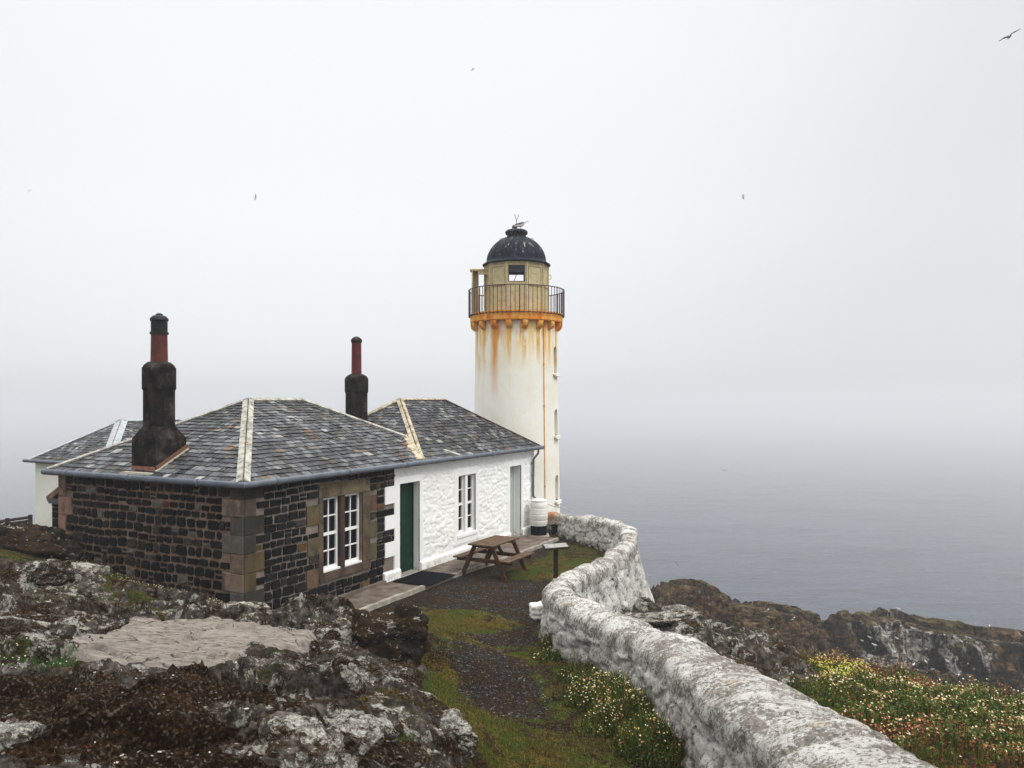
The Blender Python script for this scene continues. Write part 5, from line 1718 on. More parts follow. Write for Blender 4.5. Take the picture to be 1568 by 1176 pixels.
# white painted stone by the bend of the wall
def rock(name, loc, size, seed, mat, label, cat='rock', rot=0, tilt=(0, 0), sub=5, blocky=.35, group=None, rough=.16, parent=None, flat_top=None):
    bm = bmesh.new(); bmesh.ops.create_icosphere(bm, subdivisions=sub, radius=1)
    V = np.array([v.co[:] for v in bm.verts])
    # push towards a box for blocky rocks
    mxn = np.abs(V).max(1, keepdims=True)
    V = V * (1 - blocky) + (V / mxn) * blocky * .82
    d = (fbm(V[:, 0] * 1.3 + seed, V[:, 1] * 1.3, V[:, 2] * 1.3, oct=5, seed=seed, gain=.55) - .5) * rough * 4
    f1, f2, cid = worley(V[:, 0] * 1.6 + seed + V[:, 2], V[:, 1] * 1.6 + V[:, 2] * 1.3, seed + 5)
    d = d + (cid - .5) * .22 * (rough / .16) - .08 * sstep(.12, 0, f2 - f1)
    lay = (vnoise(V[:, 2] * 5 + .6 * V[:, 0], V[:, 0] * .5, None, seed + 9) - .5) * .14
    d = d + (fbm(V[:, 0] * 5 + seed, V[:, 1] * 5, V[:, 2] * 8, oct=4, seed=seed + 3, gain=.65) - .5) * .22
    V = V * (1 + d + lay)[:, None]
    if flat_top is not None: V[:, 2] = np.where(V[:, 2] > flat_top, flat_top + (V[:, 2] - flat_top) * .2, V[:, 2])
    V = V * np.array(size)[None]
    for v, c in zip(bm.verts, V): v.co = c
    me = bpy.data.meshes.new(name); bm.to_mesh(me); bm.free()
    me.materials.append(mat); me.polygons.foreach_set('use_smooth', np.full(len(me.polygons), True))
    o = bpy.data.objects.new(name, me); o.location = loc; o.rotation_euler = (tilt[0], tilt[1], rot)
    link(o, parent); tag(o, label, cat, group); return o
wp = gp(819, 947, 0)
rock('painted_stone', (wp[0] + .05, wp[1] + .12, .11), (.155, .14, .165), 63, MT['white'], 'square white painted stone at the foot of the wall where it bends', 'stone', R(12), (R(2), R(-3)), 4, .80, None, .045)
# ---- boulders of the outcrop
def seat(u, v, Y, dz=0):
    x = (u - 784) / F * Y; return (x, Y, gz(x, Y) + dz)
BO = [
 ('boulder', (600, 985, 10.3), (.50, .42, .46), 3, 'rock_dark', 'squat dark boulder with a mossy flat top at the edge of the grass path', .10, .7, .62, 8),
 ('boulder', (515, 965, 10.6), (.34, .35, .20), 14, 'rock', 'low ochre topped rock behind the squat dark boulder', .03, .5, .7, 30),
 ('boulder', (430, 1130, 4.75), (.40, .42, .30), 31, 'rock_pale', 'large pale lichen covered boulder at the bottom edge left of the path', .02, .3, .7, 20),
 ('boulder', (545, 1130, 5.6), (.22, .16, .17), 41, 'rock_pale', 'narrow white lichened ridge stone right of the large pale boulder', .03, .25, .8, -50),
 ('boulder', (695, 1140, 6.6), (.17, .20, .17), 52, 'rock_pale', 'white lichened stone standing at the left edge of the grassy path', .05, .3, .8, 30),
 ('boulder', (640, 1068, 8.0), (.22, .18, .12), 61, 'rock_pale', 'small flat white lichened stone on the bank above the path', .03, .3, .8, 30),
 ('boulder', (15, 1110, 4.75), (.22, .22, .20), 71, 'rock_pale', 'rounded brown and white boulder at the left edge of the picture', .04, .3, .7, 10),
 ('boulder', (70, 912, 11.6), (.42, .35, .26), 81, 'rock', 'broken brown rock pile left of the cottage end wall', .05, .45, .7, 20),
 ('boulder', (125, 892, 12.4), (.40, .32, .26), 85, 'rock_pale', 'grey lichened hump against the corner of the cottage', .05, .3, .7, -20),
 ('boulder', (115, 925, 11.0), (.26, .20, .15), 88, 'rock', 'long tilted grey stone below the grey lichened hump', .06, .5, .7, 35),
 ('boulder', (375, 950, 11.4), (.34, .2, .10), 95, 'rock_pale', 'low pale rock rib below the near corner of the cottage', .02, .4, .7, 10),
 ('boulder', (460, 945, 12.3), (.2, .16, .12), 97, 'rock_dark', 'small dark stone at the foot of the cottage front wall', .04, .5, .7, 0),
 ('boulder', (505, 940, 12.8), (.22, .14, .12), 99, 'rock', 'small brown stone beside the near end of the pavement', .04, .5, .7, -30),
 ('boulder', (1160, 985, 14.3), (.55, .5, .42), 104, 'rock', 'dark hollowed rock standing at the seaward edge of the outcrop beyond the wall', .10, .5, .7, 10),
 ('boulder', (1060, 962, 14.6), (.6, .4, .16), 107, 'rock', 'grey layered rock slab beyond the wall', .04, .5, .8, 25),
 ('boulder', (1115, 1010, 12.0), (.55, .4, .18), 111, 'rock', 'grey brown rock hump close behind the near wall', .05, .5, .8, -15),
 ('boulder', (1010, 950, 15.0), (.75, .5, .10), 115, 'rock_pale', 'flat pale weathered slab behind the bend of the wall', -.10, .5, .8, 12),
]
for nm_, (u, v, Y), sz, sd_, mt, lb, dz, bl, ft, rt in BO:
    rock(nm_, seat(u, v, Y, dz - sz[2] * .35), sz, sd_, MT[mt], lb, 'boulder', R(rt), (R((sd_ * 7) % 17 - 8), R((sd_ * 5) % 13 - 6)), 6 if Y < 9 else 5, bl, 'boulders on the outcrop')
# dark bank and pale flagstone jutting beside the white cottage
mo_ = rock('mound', (-9.75, 14.6, 1.0), (1.35, .8, .72), 121, MT['rock_dark'], 'dark mossy mound below the pale flagstone at the far left', 'mound', R(20), (0, 0), 6, .2)
fl = MB(); fl.color = (.27, .17, .12)
fv = [(-.35, -.14), (.34, -.26), (.42, .24), (.05, .16)]
for z in (0, .045):
    for x, y in fv: fl.v.append((x, y, z))
for f in ((3,2,1,0), (4,5,6,7), (0,1,5,4), (1,2,6,5), (2,3,7,6), (3,0,4,7)): fl.face(f)
fo = fl.build('flagstone', MT['sandstone'], None, loc=at(55, 822, 14.8)); fo.rotation_euler = (R(4), R(-3), 0)
tag(fo, 'thin pointed sandstone slab resting on the dark mound', 'slab')

# small loose stones on the peat
pb = MB(); rp_ = random.Random(8)
def pebble(mb, x, y, z, s, c):
    b = len(mb.v); mb.color = c
    ang = rp_.uniform(0, 6.28)
    ca, sa = math.cos(ang), math.sin(ang)
    prof_ = [(.0, .55, 1)]
    for zz, rr_ in ((-.35, .85), (.1, 1.0), (.42, .62)):
        for k in range(6):
            a = k * R(60); r_ = rr_ * rp_.uniform(.78, 1.15)
            px, py = math.cos(a) * r_ * s * 1.3, math.sin(a) * r_ * s * .8
            mb.v.append((x + ca*px - sa*py, y + sa*px + ca*py, z + zz * s * .7))
    mb.v.append((x, y, z + s * .42))
    for r_ in (0, 6):
        for k in range(6): mb.face((b+r_+k, b+r_+(k+1) % 6, b+r_+6+(k+1) % 6, b+r_+6+k))
    for k in range(6): mb.face((b+12+k, b+12+(k+1) % 6, b+18))
cand = np.array([(rp_.uniform(-7.5, .6), 3.0 + 10 * rp_.random() ** 1.4) for _ in range(5200)])
hz_, rk_, gs_, gv_, sl_, pe_, k_, ws_ = ground_h(cand[:, 0], cand[:, 1], True)
cl = fbm(cand[:, 0] * 1.7, cand[:, 1] * 1.7, oct=3, seed=301)
for i in range(len(cand)):
    x, y = cand[i]
    t_, s_ = to_ts(x, y)
    if t_ > -.15 and s_ > -1.1: continue
    if sl_[i] > .3 or gs_[i] > .6 or cl[i] < .42 or ws_[i] > -.4: continue
    s = rp_.uniform(.005, .014) * (1 + 1.6 * (rp_.random() > .965))
    if pe_[i] < .5:
        if gv_[i] < .3: continue
        s *= .8; k = rp_.uniform(.02, .12); c = (k, k * .9, k * .85)
    else:
        k = rp_.choice([rp_.uniform(.03, .12)] * 5 + [rp_.uniform(.2, .42)] * 2); c = (k, k * .95, k * .86)
    pebble(pb, x, y, hz_[i], s, c)
for _ in range(2200):
    x = rp_.uniform(-1.6, 1.2); y = rp_.uniform(8, 17)
    h_, a_, b_, c_, d_, e_, k1, w1_ = ground_h(np.array([x]), np.array([y]), True)
    if c_[0] < .4 or w1_[0] > -.4: continue
    t_, s_ = to_ts(x, y)
    if s_ > -1.1 and t_ > .6: continue
    k = rp_.uniform(.02, .13); pebble(pb, x, y, float(h_[0]), rp_.uniform(.006, .016), (k, k * .94, k * .92))
o = pb.build('loose_stones', MT['v'], None); tag(o, 'small loose stones and shell scattered over the peat and gravel', 'stones', kind='stuff')

# ================================================================== PLANTS
rv = random.Random(19)
def blade(mb, x, y, z, h, w, lean, c):
    a = rv.uniform(0, 6.28); dx_, dy_ = math.cos(a), math.sin(a); la = rv.uniform(0, 6.28)
    lx, ly = math.cos(la) * lean, math.sin(la) * lean
    mb.color = c; b = len(mb.v)
    mb.v += [(x - dx_*w, y - dy_*w, z), (x + dx_*w, y + dy_*w, z), (x + lx*.45 + dx_*w*.7, y + ly*.45 + dy_*w*.7, z + h*.6), (x + lx*.45 - dx_*w*.7, y + ly*.45 - dy_*w*.7, z + h*.6), (x + lx, y + ly, z + h)]
    mb.face((b, b+1, b+2, b+3)); mb.face((b+3, b+2, b+4))
def leafq(mb, x, y, z, s, c):
    mb.color = c; b = len(mb.v)
    n = Vector((rv.gauss(0, .6), rv.gauss(0, .6), 1)).normalized(); t = n.orthogonal().normalized(); t.rotate(Matrix.Rotation(rv.uniform(0, 6.28), 3, n)); u = n.cross(t)
    P = Vector((x, y, z))
    for a_, b_ in ((-1, 0), (-.1, -.42), (1, 0), (-.1, .42)):
        mb.v.append(tuple(P + t * a_ * s + u * b_ * s))
    mb.face((b, b+1, b+2, b+3))
def flower(mb, x, y, z, s, c):
    """a small five lobed bloom on its calyx"""
    mb.color = c; b = len(mb.v); tl = rv.uniform(-.5, .5), rv.uniform(-.6, .2)
    n = Vector((tl[0], tl[1] - .25, 1)).normalized(); t = n.orthogonal().normalized(); u = n.cross(t)
    P = Vector((x, y, z)); mb.v.append(tuple(P - n * s * .3))
    for k in range(10):
        a = k * R(36); r_ = s if k % 2 == 0 else s * .62
        mb.v.append(tuple(P + (t * math.cos(a) + u * math.sin(a)) * r_))
    for k in range(10): mb.face((b, b+1+k, b+1+(k+1) % 10))
def greens():
    r = rv.random()
    if r < .5: k = rv.uniform(.6, 1.4); return (.030 * k, .062 * k, .012 * k)
    if r < .8: k = rv.uniform(.6, 1.3); return (.075 * k, .095 * k, .018 * k)
    return (rv.uniform(.10, .2), rv.uniform(.08, .12), .03)
def clump(loc, rx, ry, h, label, nleaf, nflow, frac_green=.8, wht=.6, name='flower_clump'):
    e = empty(name, loc); tag(e, label, 'plant', 'flowering plants along the wall')
    m = MB(); fl_ = MB()
    nflow = int(nflow * 1.5); nleaf = int(nleaf * 1.2)
    def hh(a, r): return h * 1.25 * math.sqrt(max(0, 1 - r * r)) * (.75 + .5 * vnoise(a * 1.3 + loc[0] * 3, r * 2.5))
    for _ in range(nleaf):
        a = rv.uniform(0, 6.28); r = math.sqrt(rv.random())
        x, y = math.cos(a) * r * rx, math.sin(a) * r * ry
        zb = gz(loc[0] + x, loc[1] + y) - loc[2] if rv.random() < .08 else None
        H = hh(a, r)
        g0 = ground_c(loc[0] + x, loc[1] + y) - loc[2]
        if rv.random() < .55: blade(m, x, y, g0 + H * .25 * rv.random(), H * rv.uniform(.5, 1.3), rv.uniform(.003, .006), H * rv.uniform(.1, .6), greens())
        else: leafq(m, x, y, g0 + H * rv.uniform(.25, .95), rv.uniform(.010, .022), greens())
    for _ in range(nflow):
        a = rv.uniform(0, 6.28); r = math.sqrt(rv.random())
        x, y = math.cos(a) * r * rx, math.sin(a) * r * ry
        if vnoise((loc[0] + x) * 9, (loc[1] + y) * 9, None, 77) < rv.uniform(.25, .6): continue
        H = hh(a, r); g0 = ground_c(loc[0] + x, loc[1] + y) - loc[2]
        q = rv.random()
        if q < wht: c = (rv.uniform(.42, .66), rv.uniform(.38, .58), rv.uniform(.22, .38))
        elif q < .9: c = (rv.uniform(.34, .46), rv.uniform(.26, .34), rv.uniform(.08, .13))
        else: c = (.28, .11, .05)
        flower(fl_, x, y, g0 + H * rv.uniform(.75, 1.25), rv.uniform(.006, .014), c)
    m.build('foliage', MT['leaf'], e); fl_.build('blossom', MT['leaf'], e)
    return e
_gc = {}
def ground_c(x, y):
    k = (round(x * 16), round(y * 16))
    if k not in _gc: _gc[k] = gz(k[0] / 16, k[1] / 16)
    return _gc[k]
CL = [
 ((860, 985), 12.5, .34, .30, .26, 'orange tinged flowering clump at the foot of the bend in the wall', 2600, 230, .35),
 ((840, 1002), 11.9, .26, .18, .10, 'low clump of dry and green leaves on the path edge below the wall bend', 900, 50, .3),
 ((897, 1036), 11.0, .40, .32, .17, 'dark green clump with few flowers midway along the wall foot', 2600, 90, .5),
 ((925, 1070), 10.0, .52, .40, .26, 'bushy clump thick with small white flowers beside the path', 5200, 420, .6),
 ((962, 1108), 9.2, .50, .46, .30, 'largest clump of yellow and white flowers against the near wall', 6000, 480, .5),
 ((1000, 1165), 8.3, .42, .50, .26, 'leafy green clump with scattered flowers at the bottom edge by the wall', 5200, 200, .5),
 ((915, 1125), 9.0, .30, .26, .13, 'small sparse clump on the path side of the largest flowering clump', 1300, 70, .5),
]
for (u, v), Y, rx, ry, h, lb, nl2, nf2, wh in CL:
    x = (u - 784) / F * Y
    clump((x, Y, gz(x, Y)), rx, ry, h, lb, nl2, nf2, wht=wh)

# vegetation beyond the wall: a mat of campion, sorrel and grass
m = MB(); fl_ = MB()
nn = 90000
xs_ = np.array([rv.uniform(2.4, 10.5) for _ in range(nn)]); ys_ = np.array([6.2 + 8.6 * rv.random() ** 1.2 for _ in range(nn)])
gh_ = ground_h(xs_, ys_, True)
dens = fbm(xs_ * 1.2, ys_ * 1.2, oct=4, seed=401)
flc = fbm(xs_ * 2.6, ys_ * 2.6, oct=4, seed=409); redn = fbm(xs_ * .7 + 4, ys_ * .7, oct=3, seed=402); yel = np.exp(-(((xs_ - 4.7) / .75) ** 2 + ((ys_ - 11.6) / .9) ** 2))
_m = worley(xs_ * 1.7, ys_ * 1.7, 405); hmod = .05 + .26 * np.clip(1 - _m[0] * 1.5, 0, 1) * (.4 + _m[2]) + .08 * fbm(xs_ * 1.6, ys_ * 1.6, oct=3, seed=403)
wsd = gh_[7]
for i in range(nn):
    x, y = xs_[i], ys_[i]
    if wsd[i] < .75 or gh_[1][i] > .35: continue
    u = 784 + x / y * F
    if u > 1640: continue
    z = gh_[0][i]; H = hmod[i]
    if dens[i] < .40 and rv.random() < .6: continue
    if redn[i] > .56 and rv.random() < .6: c = (rv.uniform(.06, .13), rv.uniform(.02, .035), rv.uniform(.01, .02))
    else: c = greens()
    if rv.random() < .38: blade(m, x, y, z, H * rv.uniform(.5, 1.1), rv.uniform(.003, .006), H * .5 * rv.random(), c)
    else: leafq(m, x, y, z + H * rv.uniform(.3, .95), rv.uniform(.012, .028), c)
    if rv.random() < .22 * float(sstep(.44, .60, flc[i])) + .32 * yel[i]:
        if yel[i] > .35 and rv.random() < .8: fc = (rv.uniform(.28, .42), rv.uniform(.28, .40), .05)
        elif redn[i] > .53 and rv.random() < .45: fc = (rv.uniform(.2, .3), .06, .03)
        elif rv.random() < .5: fc = (rv.uniform(.42, .62), rv.uniform(.36, .54), rv.uniform(.22, .36))
        else: fc = (rv.uniform(.25, .36), rv.uniform(.16, .24), rv.uniform(.06, .11))
        flower(fl_, x, y, z + H * rv.uniform(.7, 1.15), rv.uniform(.006, .017), fc)
e = m.build('ground_cover', MT['leaf'], None); tag(e, 'mat of sea campion, sorrel and grass on the slope beyond the wall', 'ground cover', kind='stuff')
e = fl_.build('wild_flowers', MT['leaf'], None); tag(e, 'cream and yellow wild flowers over the slope beyond the wall', 'flowers', kind='stuff')

# turf: short grass in the green areas and at the foot of the walls
m = MB(); fl_ = MB()
def turf(n, xr, yr, cond, hs, col_f, wfl=0.0):
    X = np.array([rv.uniform(*xr) for _ in range(n)]); Y = np.array([rv.uniform(*yr) for _ in range(n)])
    g = ground_h(X, Y, True) + (fbm(X * 1.4, Y * 1.4, oct=3, seed=501),)
    for i in range(n):
        if not cond(X[i], Y[i], g, i): continue
        h_ = rv.uniform(*hs)
        blade(m, X[i], Y[i], g[0][i] - .004, h_, rv.uniform(.0018, .0035), h_ * rv.uniform(.2, .9), col_f())
        if wfl and rv.random() < wfl:
            flower(fl_, X[i], Y[i], g[0][i] + h_, rv.uniform(.006, .011), (rv.uniform(.45, .7), rv.uniform(.4, .6), rv.uniform(.3, .42)))
gcol = lambda: (lambda k: (.055 * k, .068 * k, .012 * k))(rv.uniform(.5, 1.6)) if rv.random() < .7 else (rv.uniform(.12, .22), rv.uniform(.08, .12), .03)
bcol = lambda: (rv.uniform(.05, .14), rv.uniform(.03, .075), rv.uniform(.01, .03))
turf(64000, (-1.5, 1.7), (6.0, 15.5), lambda x, y, g, i: g[3][i] < .45 and g[5][i] < .4 and g[7][i] < -.42 and rv.random() < (1.6 - y * .07) * (.12 + 1.2 * g[2][i]) * (g[8][i] > .44), (.012, .042), lambda: gcol() if rv.random() < .6 else (lambda k: (.17 * k, .13 * k, .03 * k))(rv.uniform(.5, 1.3)))
turf(9000, (-6.2, -4.2), (7.3, 8.7), lambda x, y, g, i: inpoly_dist(x, y, GRASS_P[5]) > -.05, (.03, .07), lambda: (lambda k: (.030 * k, .075 * k, .018 * k))(rv.uniform(.6, 1.6)), .03)
turf(16000, (-9.0, -4.0), (11.2, 15.5), lambda x, y, g, i: -.55 < to_ts(x, y)[0] < -.03 and -.4 < to_ts(x, y)[1] < 5.3, (.02, .07), gcol, .16)
turf(5000, (-5.2, -3.4), (12.2, 15.0), lambda x, y, g, i: -.6 < to_ts(x, y)[1] < -.05 and to_ts(x, y)[0] < 1.8, (.02, .06), gcol, .12)
turf(16000, (-6.5, 1.2), (3.4, 8.5), lambda x, y, g, i: g[5][i] > .5 and g[4][i] < .3 and g[8][i] > .52, (.008, .028), bcol)
turf(7000, (1.0, 4.2), (11.0, 17.5), lambda x, y, g, i: g[7][i] > .3 and g[7][i] < .95 and y > 12.8, (.05, .17), lambda: greens(), .05)
e = m.build('grass', MT['leaf'], None); tag(e, 'short turf and dry grass on the path, peat and wall foot', 'grass', kind='stuff')
e = fl_.build('tiny_flowers', MT['leaf'], None); tag(e, 'tiny white flowers in the turf along the foot of the cottage', 'flowers', kind='stuff')

# ================================================================== LEFT BACKGROUND
# second white cottage
Lx, Ly = at(43, 706, 27.3)[:2]
W2 = 3.9
c2 = empty('white_cottage', (Lx, Ly, 0), HZ_ROT); tag(c2, 'white walled slate roofed cottage half hidden behind the stone cottage at the left', 'cottage')
# its left corner is at (0, 0); local y runs towards the left, so the building lies on the -y side
z_e = at(43, 704, 27.3)[2]; z_r = z_e + 1.38
m = MB(); m.color = (1, 1, 1)
m.box(.15, 6.5, -W2 - .15, -.17, -1.6, z_e); m.build('wall', MT['cream'], c2)
A = (0, -W2 - .32, z_e); D = (0, 0, z_e); B = (6.6, -W2 - .32, z_e); Cc = (6.6, 0, z_e)
hw = (W2 + .32) / 2; E_ = (hw, -hw, z_r); F_ = (6.6 - hw, -hw, z_r)
m = MB(); m.color = (.02, .02, .02)
for p in ([A, B, F_, E_], [B, Cc, F_], [Cc, D, E_, F_], [D, A, E_], [D, Cc, B, A]): m.poly(p)
slates(m, [D, A, E_], 201, tone=1.0); slates(m, [A, B, F_, E_], 202)
rr_ = m.build('roof', MT['slate'], c2)
def nrm(p, q, r):
    n = (Vector(q) - Vector(p)).cross(Vector(r) - Vector(p)).normalized(); return n if n.z > 0 else -n
n1, n2, n3 = nrm(A, B, E_), nrm(Cc, D, E_), nrm(D, A, E_)
m = MB(); m.color = (1, 1, 1)
strip(m, A, E_, n1, n3, .2); strip(m, D, E_, n2, n3, .14); strip(m, E_, F_, n1, n2, .14); m.build('ridge', MT['lead_blue'], rr_)
m = MB(); m.color = (1, 1, 1)
m.tube([(-.05, .16, z_e - .03), (-.05, -W2 - .4, z_e - .03)], .06, 10); m.build('gutter', MT['gutter'], c2, autosmooth=40)
# slatted timber fence
f0 = at(-60, 803, 25.5); f1_ = at(48, 787, 26.3)
fe = empty('slatted_fence', (f0[0], f0[1], 0)); tag(fe, 'dark brown fence of sloping horizontal boards left of the white cottage', 'fence')
dX, dY, dZ = f1_[0] - f0[0], f1_[1] - f0[1], f1_[2] - f0[2]
m = MB(); m.color = (1, 1, 1)
for k in range(5):
    zz = f0[2] - .09 - k * .125
    m.beam((-.1, 0, zz), (dX, dY, zz + dZ), .09, .028, up=(0, -.6, 1))
    m.beam((-.1, .05, zz - .03), (dX, dY + .05, zz + dZ - .03), .02, .07)
m.build('board', MT['wood_dark'], fe)
for k in range(4):
    q = k / 3; m = MB(); m.color = (1, 1, 1)
    m.box(dX * q - .05, dX * q + .05, dY * q - .10, dY * q - .01, -2.2, f0[2] + dZ * q - .02); m.build('post', MT['wood_dark'], fe)

# ================================================================== BIRDS
def gull_fly(name, loc, span, heading, bank, flap, label, dark=.16, group='gulls in the air', tipb=1.0):
    m = MB()
    s = span / 1.2
    # body along +x, head at +x
    prof_ = [(-.27, .012, .0), (-.20, .03, .0), (-.10, .055, 0), (.03, .062, 0), (.12, .048, .008), (.17, .034, .018), (.21, .034, .022), (.245, .022, .018), (.265, .009, .013), (.30, .004, .006)]
    for (i, (x, r, z)) in enumerate(prof_): pass
    n = 8; rings = []
    for i, (x, r, z) in enumerate(prof_):
        m.color = (.6 * dark * 4 * .5,) * 3
        b = len(m.v)
        for k in range(n):
            a = 2 * math.pi * k / n; m.v.append((x * s, math.cos(a) * r * s, (math.sin(a) * r * .9 + z) * s))
        rings.append(b)
    for A_2, B_2 in zip(rings, rings[1:]):
        m.color = (.42, .42, .42) if A_2 != rings[-2] else (.45, .28, .04)
        for k in range(n): m.face((A_2+k, A_2+(k+1) % n, B_2+(k+1) % n, B_2+k))
    m.face([rings[0] + k for k in range(n)][::-1]); m.face([rings[-1] + k for k in range(n)])
    # tail
    m.color = (.40, .40, .41); b = len(m.v)
    for z in (-.006, .006): m.v += [(-.20*s, -.025*s, z*s), (-.20*s, .025*s, z*s), (-.36*s, .06*s, z*s), (-.36*s, -.06*s, z*s)]
    for f in ((0,1,2,3), (7,6,5,4), (0,4,5,1), (1,5,6,2), (2,6,7,3), (3,7,4,0)): m.face([b + k for k in f])
    # wings
    for sd in (-1, 1):
        st = [(0, .03, .11, -.09, .02), (.12, .06, .125, -.07, .035), (.28, .10, .14, -.04, .03), (.42, .06, .09, -.06, .02), (.53, -.02, .0, -.10, .01), (.60, -.13, -.11, -.145, .0)]
        prev = None
        for (yy, cx_, le_, te_, th) in st:
            el_ = math.sin(min(1, yy / .28) * 1.2) * flap * .18 + max(0, yy - .28) * (-.35 * abs(flap) * tipb)
            b = len(m.v)
            m.v += [(le_*s, sd*yy*s*math.cos(flap*.5), (el_+.02)*s), (((le_+te_)/2)*s, sd*yy*s*math.cos(flap*.5), (el_+.02+th*.5)*s), (te_*s, sd*yy*s*math.cos(flap*.5), (el_+.018)*s), (((le_+te_)/2)*s, sd*yy*s*math.cos(flap*.5), (el_+.02-th*.3)*s)]
            if prev is not None:
                m.color = (dark,) * 3 if yy < .5 else (dark * .35,) * 3
                for k in range(4): m.face((prev+k, prev+(k+1) % 4, b+(k+1) % 4, b+k))
            prev = b
        m.face((prev, prev+1, prev+2, prev+3))
    o = m.build(name, MT['v'], None, loc=loc); o.rotation_euler = bank if isinstance(bank, tuple) else (bank, 0, heading)
    if isinstance(bank, tuple): o.rotation_euler = bank
    tag(o, label, 'gull', group); return o
gull_fly('gull', at(1546, 56, 26), .80, 0, (R(-28), R(5), R(75)), .5, 'large dark gull gliding high in the top right corner', .05)
gull_fly('gull', at(725, 105, 75), .70, 0, (R(10), R(4), R(60)), -1.2, 'faint gull high above the lighthouse', .22)
gull_fly('gull', at(391, 302, 75), .75, 0, (R(75), R(4), R(10)), .4, 'faint gull with one wing raised above the near chimney', .2)
gull_fly('gull', at(1138, 300, 70), .75, 0, (R(-62), R(10), R(150)), -.7, 'grey gull turning in the sky right of the lighthouse', .14)
gull_fly('gull', at(45, 291, 95), .8, 0, (R(-50), R(10), R(150)), -.7, 'tiny pale gull at the far left of the sky', .25)
gull_fly('gull', at(538, 475, 110), .6, 0, (R(20), 0, R(80)), .3, 'tiny faint gull just above the far chimney', .25)
gull_fly('gull', at(1110, 719, 70), .62, 0, (R(5), 0, R(100)), -1.2, 'small dark gull flying low over the misty water with bowed wings', .05)
gull_fly('gull', at(1138, 728, 90), .5, 0, (R(5), 0, R(20)), -.2, 'small dark speck of a bird right of the low flying gull', .06)
gull_fly('gull', at(1008, 777, 78), .42, 0, (R(5), 0, R(20)), -.6, 'small bird skimming the water right of the lighthouse', .06)
gull_fly('gull', at(1415, 876, 66), .55, 0, (R(35), R(-10), R(60)), .5, 'dark bird flying over the water at the right', .03)
gull_fly('gull', at(1036, 864, 66), .55, 0, (R(55), 0, R(60)), .3, 'black bird low over the sea beside the wall corner', .012)

def gull_stand(name, loc, size, heading, label, group=None, simple_=False, mantle=(.05, .055, .06)):
    m = MB(); s = size
    prof_ = [(-.40, .015, .21), (-.30, .04, .22), (-.18, .085, .235), (0.0, .115, .255), (.12, .105, .28), (.20, .075, .32), (.24, .055, .37), (.275, .05, .41), (.315, .043, .42), (.345, .025, .412), (.36, .013, .405), (.42, .005, .395)]
    n = 6 if simple_ else 10; rings = []
    for x, r, z in prof_:
        b = len(m.v)
        for k in range(n):
            a = 2*math.pi*k/n; m.v.append((x*s, math.cos(a)*r*s*.85, (z + math.sin(a)*r)*s))
        rings.append(b)
    for i, (A_2, B_2) in enumerate(zip(rings, rings[1:])):
        for k in range(n):
            up_ = math.sin(2*math.pi*(k+.5)/n)
            m.color = (.78, .78, .76)
            if i < 5 and up_ > .1: m.color = mantle
            if i < 2 and up_ > -.3: m.color = (.02, .02, .02)
            if i >= 9: m.color = (.5, .32, .05)
            m.face((A_2+k, A_2+(k+1) % n, B_2+(k+1) % n, B_2+k))
    m.face([rings[0]+k for k in range(n)][::-1]); m.face([rings[-1]+k for k in range(n)])
    m.color = (.35, .22, .12)
    for sd in (-1, 1): m.tube([(.02*s, sd*.04*s, 0), (.02*s, sd*.04*s, .16*s)], .008*s, 4)
    o = m.build(name, MT['v'], None, loc=loc); o.rotation_euler = (0, 0, heading)
    tag(o, label, 'gull', group); return o
gull_stand('gull', (TX + .12, TY - .12, 9.50), .66, R(-8), 'black backed gull standing on top of the lighthouse dome')
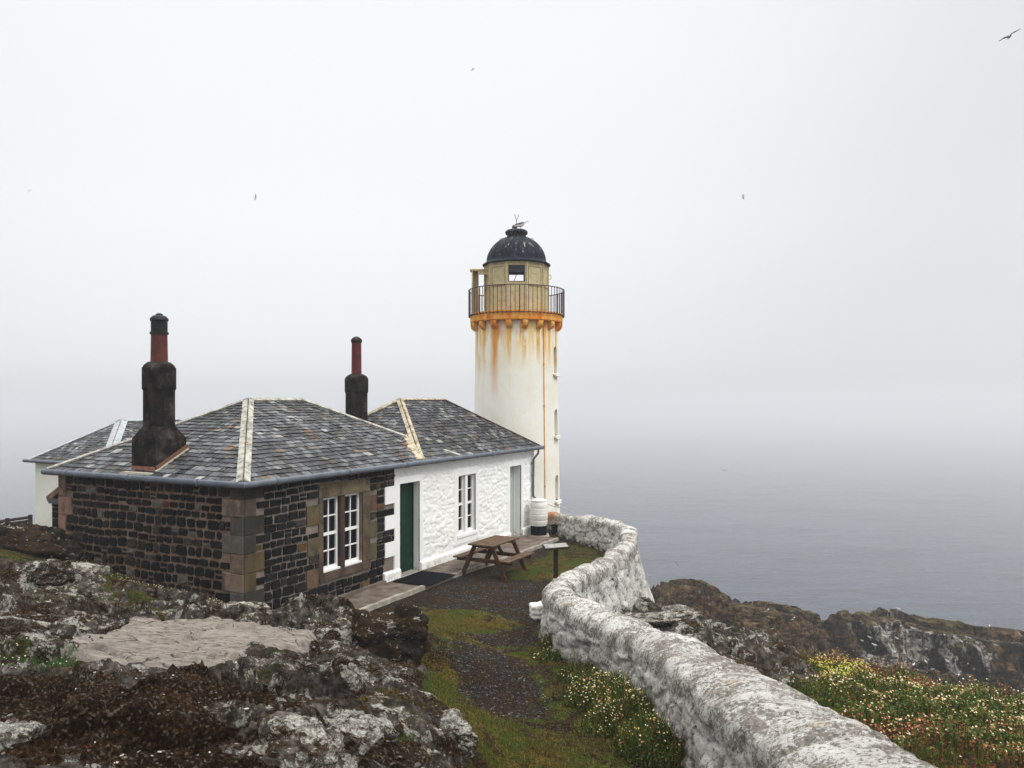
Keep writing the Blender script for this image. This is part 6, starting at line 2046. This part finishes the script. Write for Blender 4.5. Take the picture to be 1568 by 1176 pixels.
# gulls on the rocks across the inlet
def seat_far(u, v):
    x, y, z = cliff_ray(u, v); return (x, y, z - .02)
for u, v, hd, lb in [(1129, 937, 10, 'white gull standing on the brown rock ledge, left of the pair'), (1173, 938, 15, 'white gull standing on a pale rock, right of the pair'),
                     (1294, 941, 170, 'white gull at the left end of the far guano cliff top'), (1213, 951, 30, 'white gull above a guano streak between the rock ledges'),
                     (1465, 1039, 20, 'white gull sitting on the orange ledge below the guano cliff'), (1513, 1071, 190, 'white gull at the far end of the flowering slope')]:
    gull_stand('gull', seat_far(u, v), .55, R(hd), lb)
proto = gull_stand('seabird', seat_far(1378, 966), .50, R(20), 'tiny white seabird perched on the guano streaked cliff', 'seabirds on the guano cliff', True, (.5, .5, .5))
rb_ = random.Random(6)
spots = [(1378, 960), (1363, 983), (1375, 981), (1402, 979), (1434, 963), (1455, 964), (1333, 978), (1345, 968), (1357, 977), (1418, 997), (1421, 1018), (1330, 1007), (1360, 940), (1377, 932), (1304, 958), (1495, 952), (1516, 962), (1484, 965), (1390, 998), (1440, 1005),
         (1465, 998), (1483, 1018), (1410, 985), (1371, 1000), (1399, 1022), (1410, 1030), (1427, 1028), (1340, 992), (1350, 1002), (1385, 975), (1446, 975), (1472, 985), (1392, 967), (1320, 985), (1312, 997), (1438, 990), (1453, 1012), (1366, 1012)]
for i, (u, v) in enumerate(spots):
    o = proto if i == 0 else proto.copy()
    if i: col.objects.link(o)
    o.location = seat_far(u, v); o.rotation_euler = (0, 0, rb_.uniform(0, 6.28))
# guyed marker rod on the ledge
px_, py_, pz_ = cliff_ray(1375, 1052)
mk = empty('marker_rod', (px_, py_, pz_)); tag(mk, 'thin guyed rod with a white cap standing on the ledge below the guano cliff', 'pole')
m = MB(); m.color = (.08, .085, .08); m.tube([(0, 0, -.1), (.18, 0, 1.25)], .022, 6); m.tube([(0.02, 0, .1), (.0, 0, 1.0)], .015, 5); m.build('rod', MT['v'], mk)
m = MB(); m.color = (.6, .6, .58); m.tube([(.18, 0, 1.22), (.20, 0, 1.36)], .05, 8); m.build('cap', MT['v'], mk)
m = MB(); m.color = (.10, .11, .10); m.tube([(.05, 0, .9), (-1.1, 0, .1)], .012, 4); m.build('guy_line', MT['v'], mk)

# ================================================================== SEA FOG
HZ_D = 0.00145
b = MB(); b.color = (1, 1, 1); b.box(-2600, 2600, -430, 3900, -107, 22)
hz = b.build('haze', MT['v'], None)
hm = bpy.data.materials.new('sea_fog'); hm.use_nodes = True; t_ = hm.node_tree; t_.nodes.clear()
ou = t_.nodes.new('ShaderNodeOutputMaterial'); pv = t_.nodes.new('ShaderNodeVolumePrincipled')
pv.inputs['Color'].default_value = (.74, .75, .775, 1); pv.inputs['Density'].default_value = HZ_D; pv.inputs['Anisotropy'].default_value = .2
t_.links.new(pv.outputs[0], ou.inputs['Volume'])
hz.data.materials.clear(); hz.data.materials.append(hm)
tag(hz, 'pale sea fog filling the air', 'fog', kind='stuff')
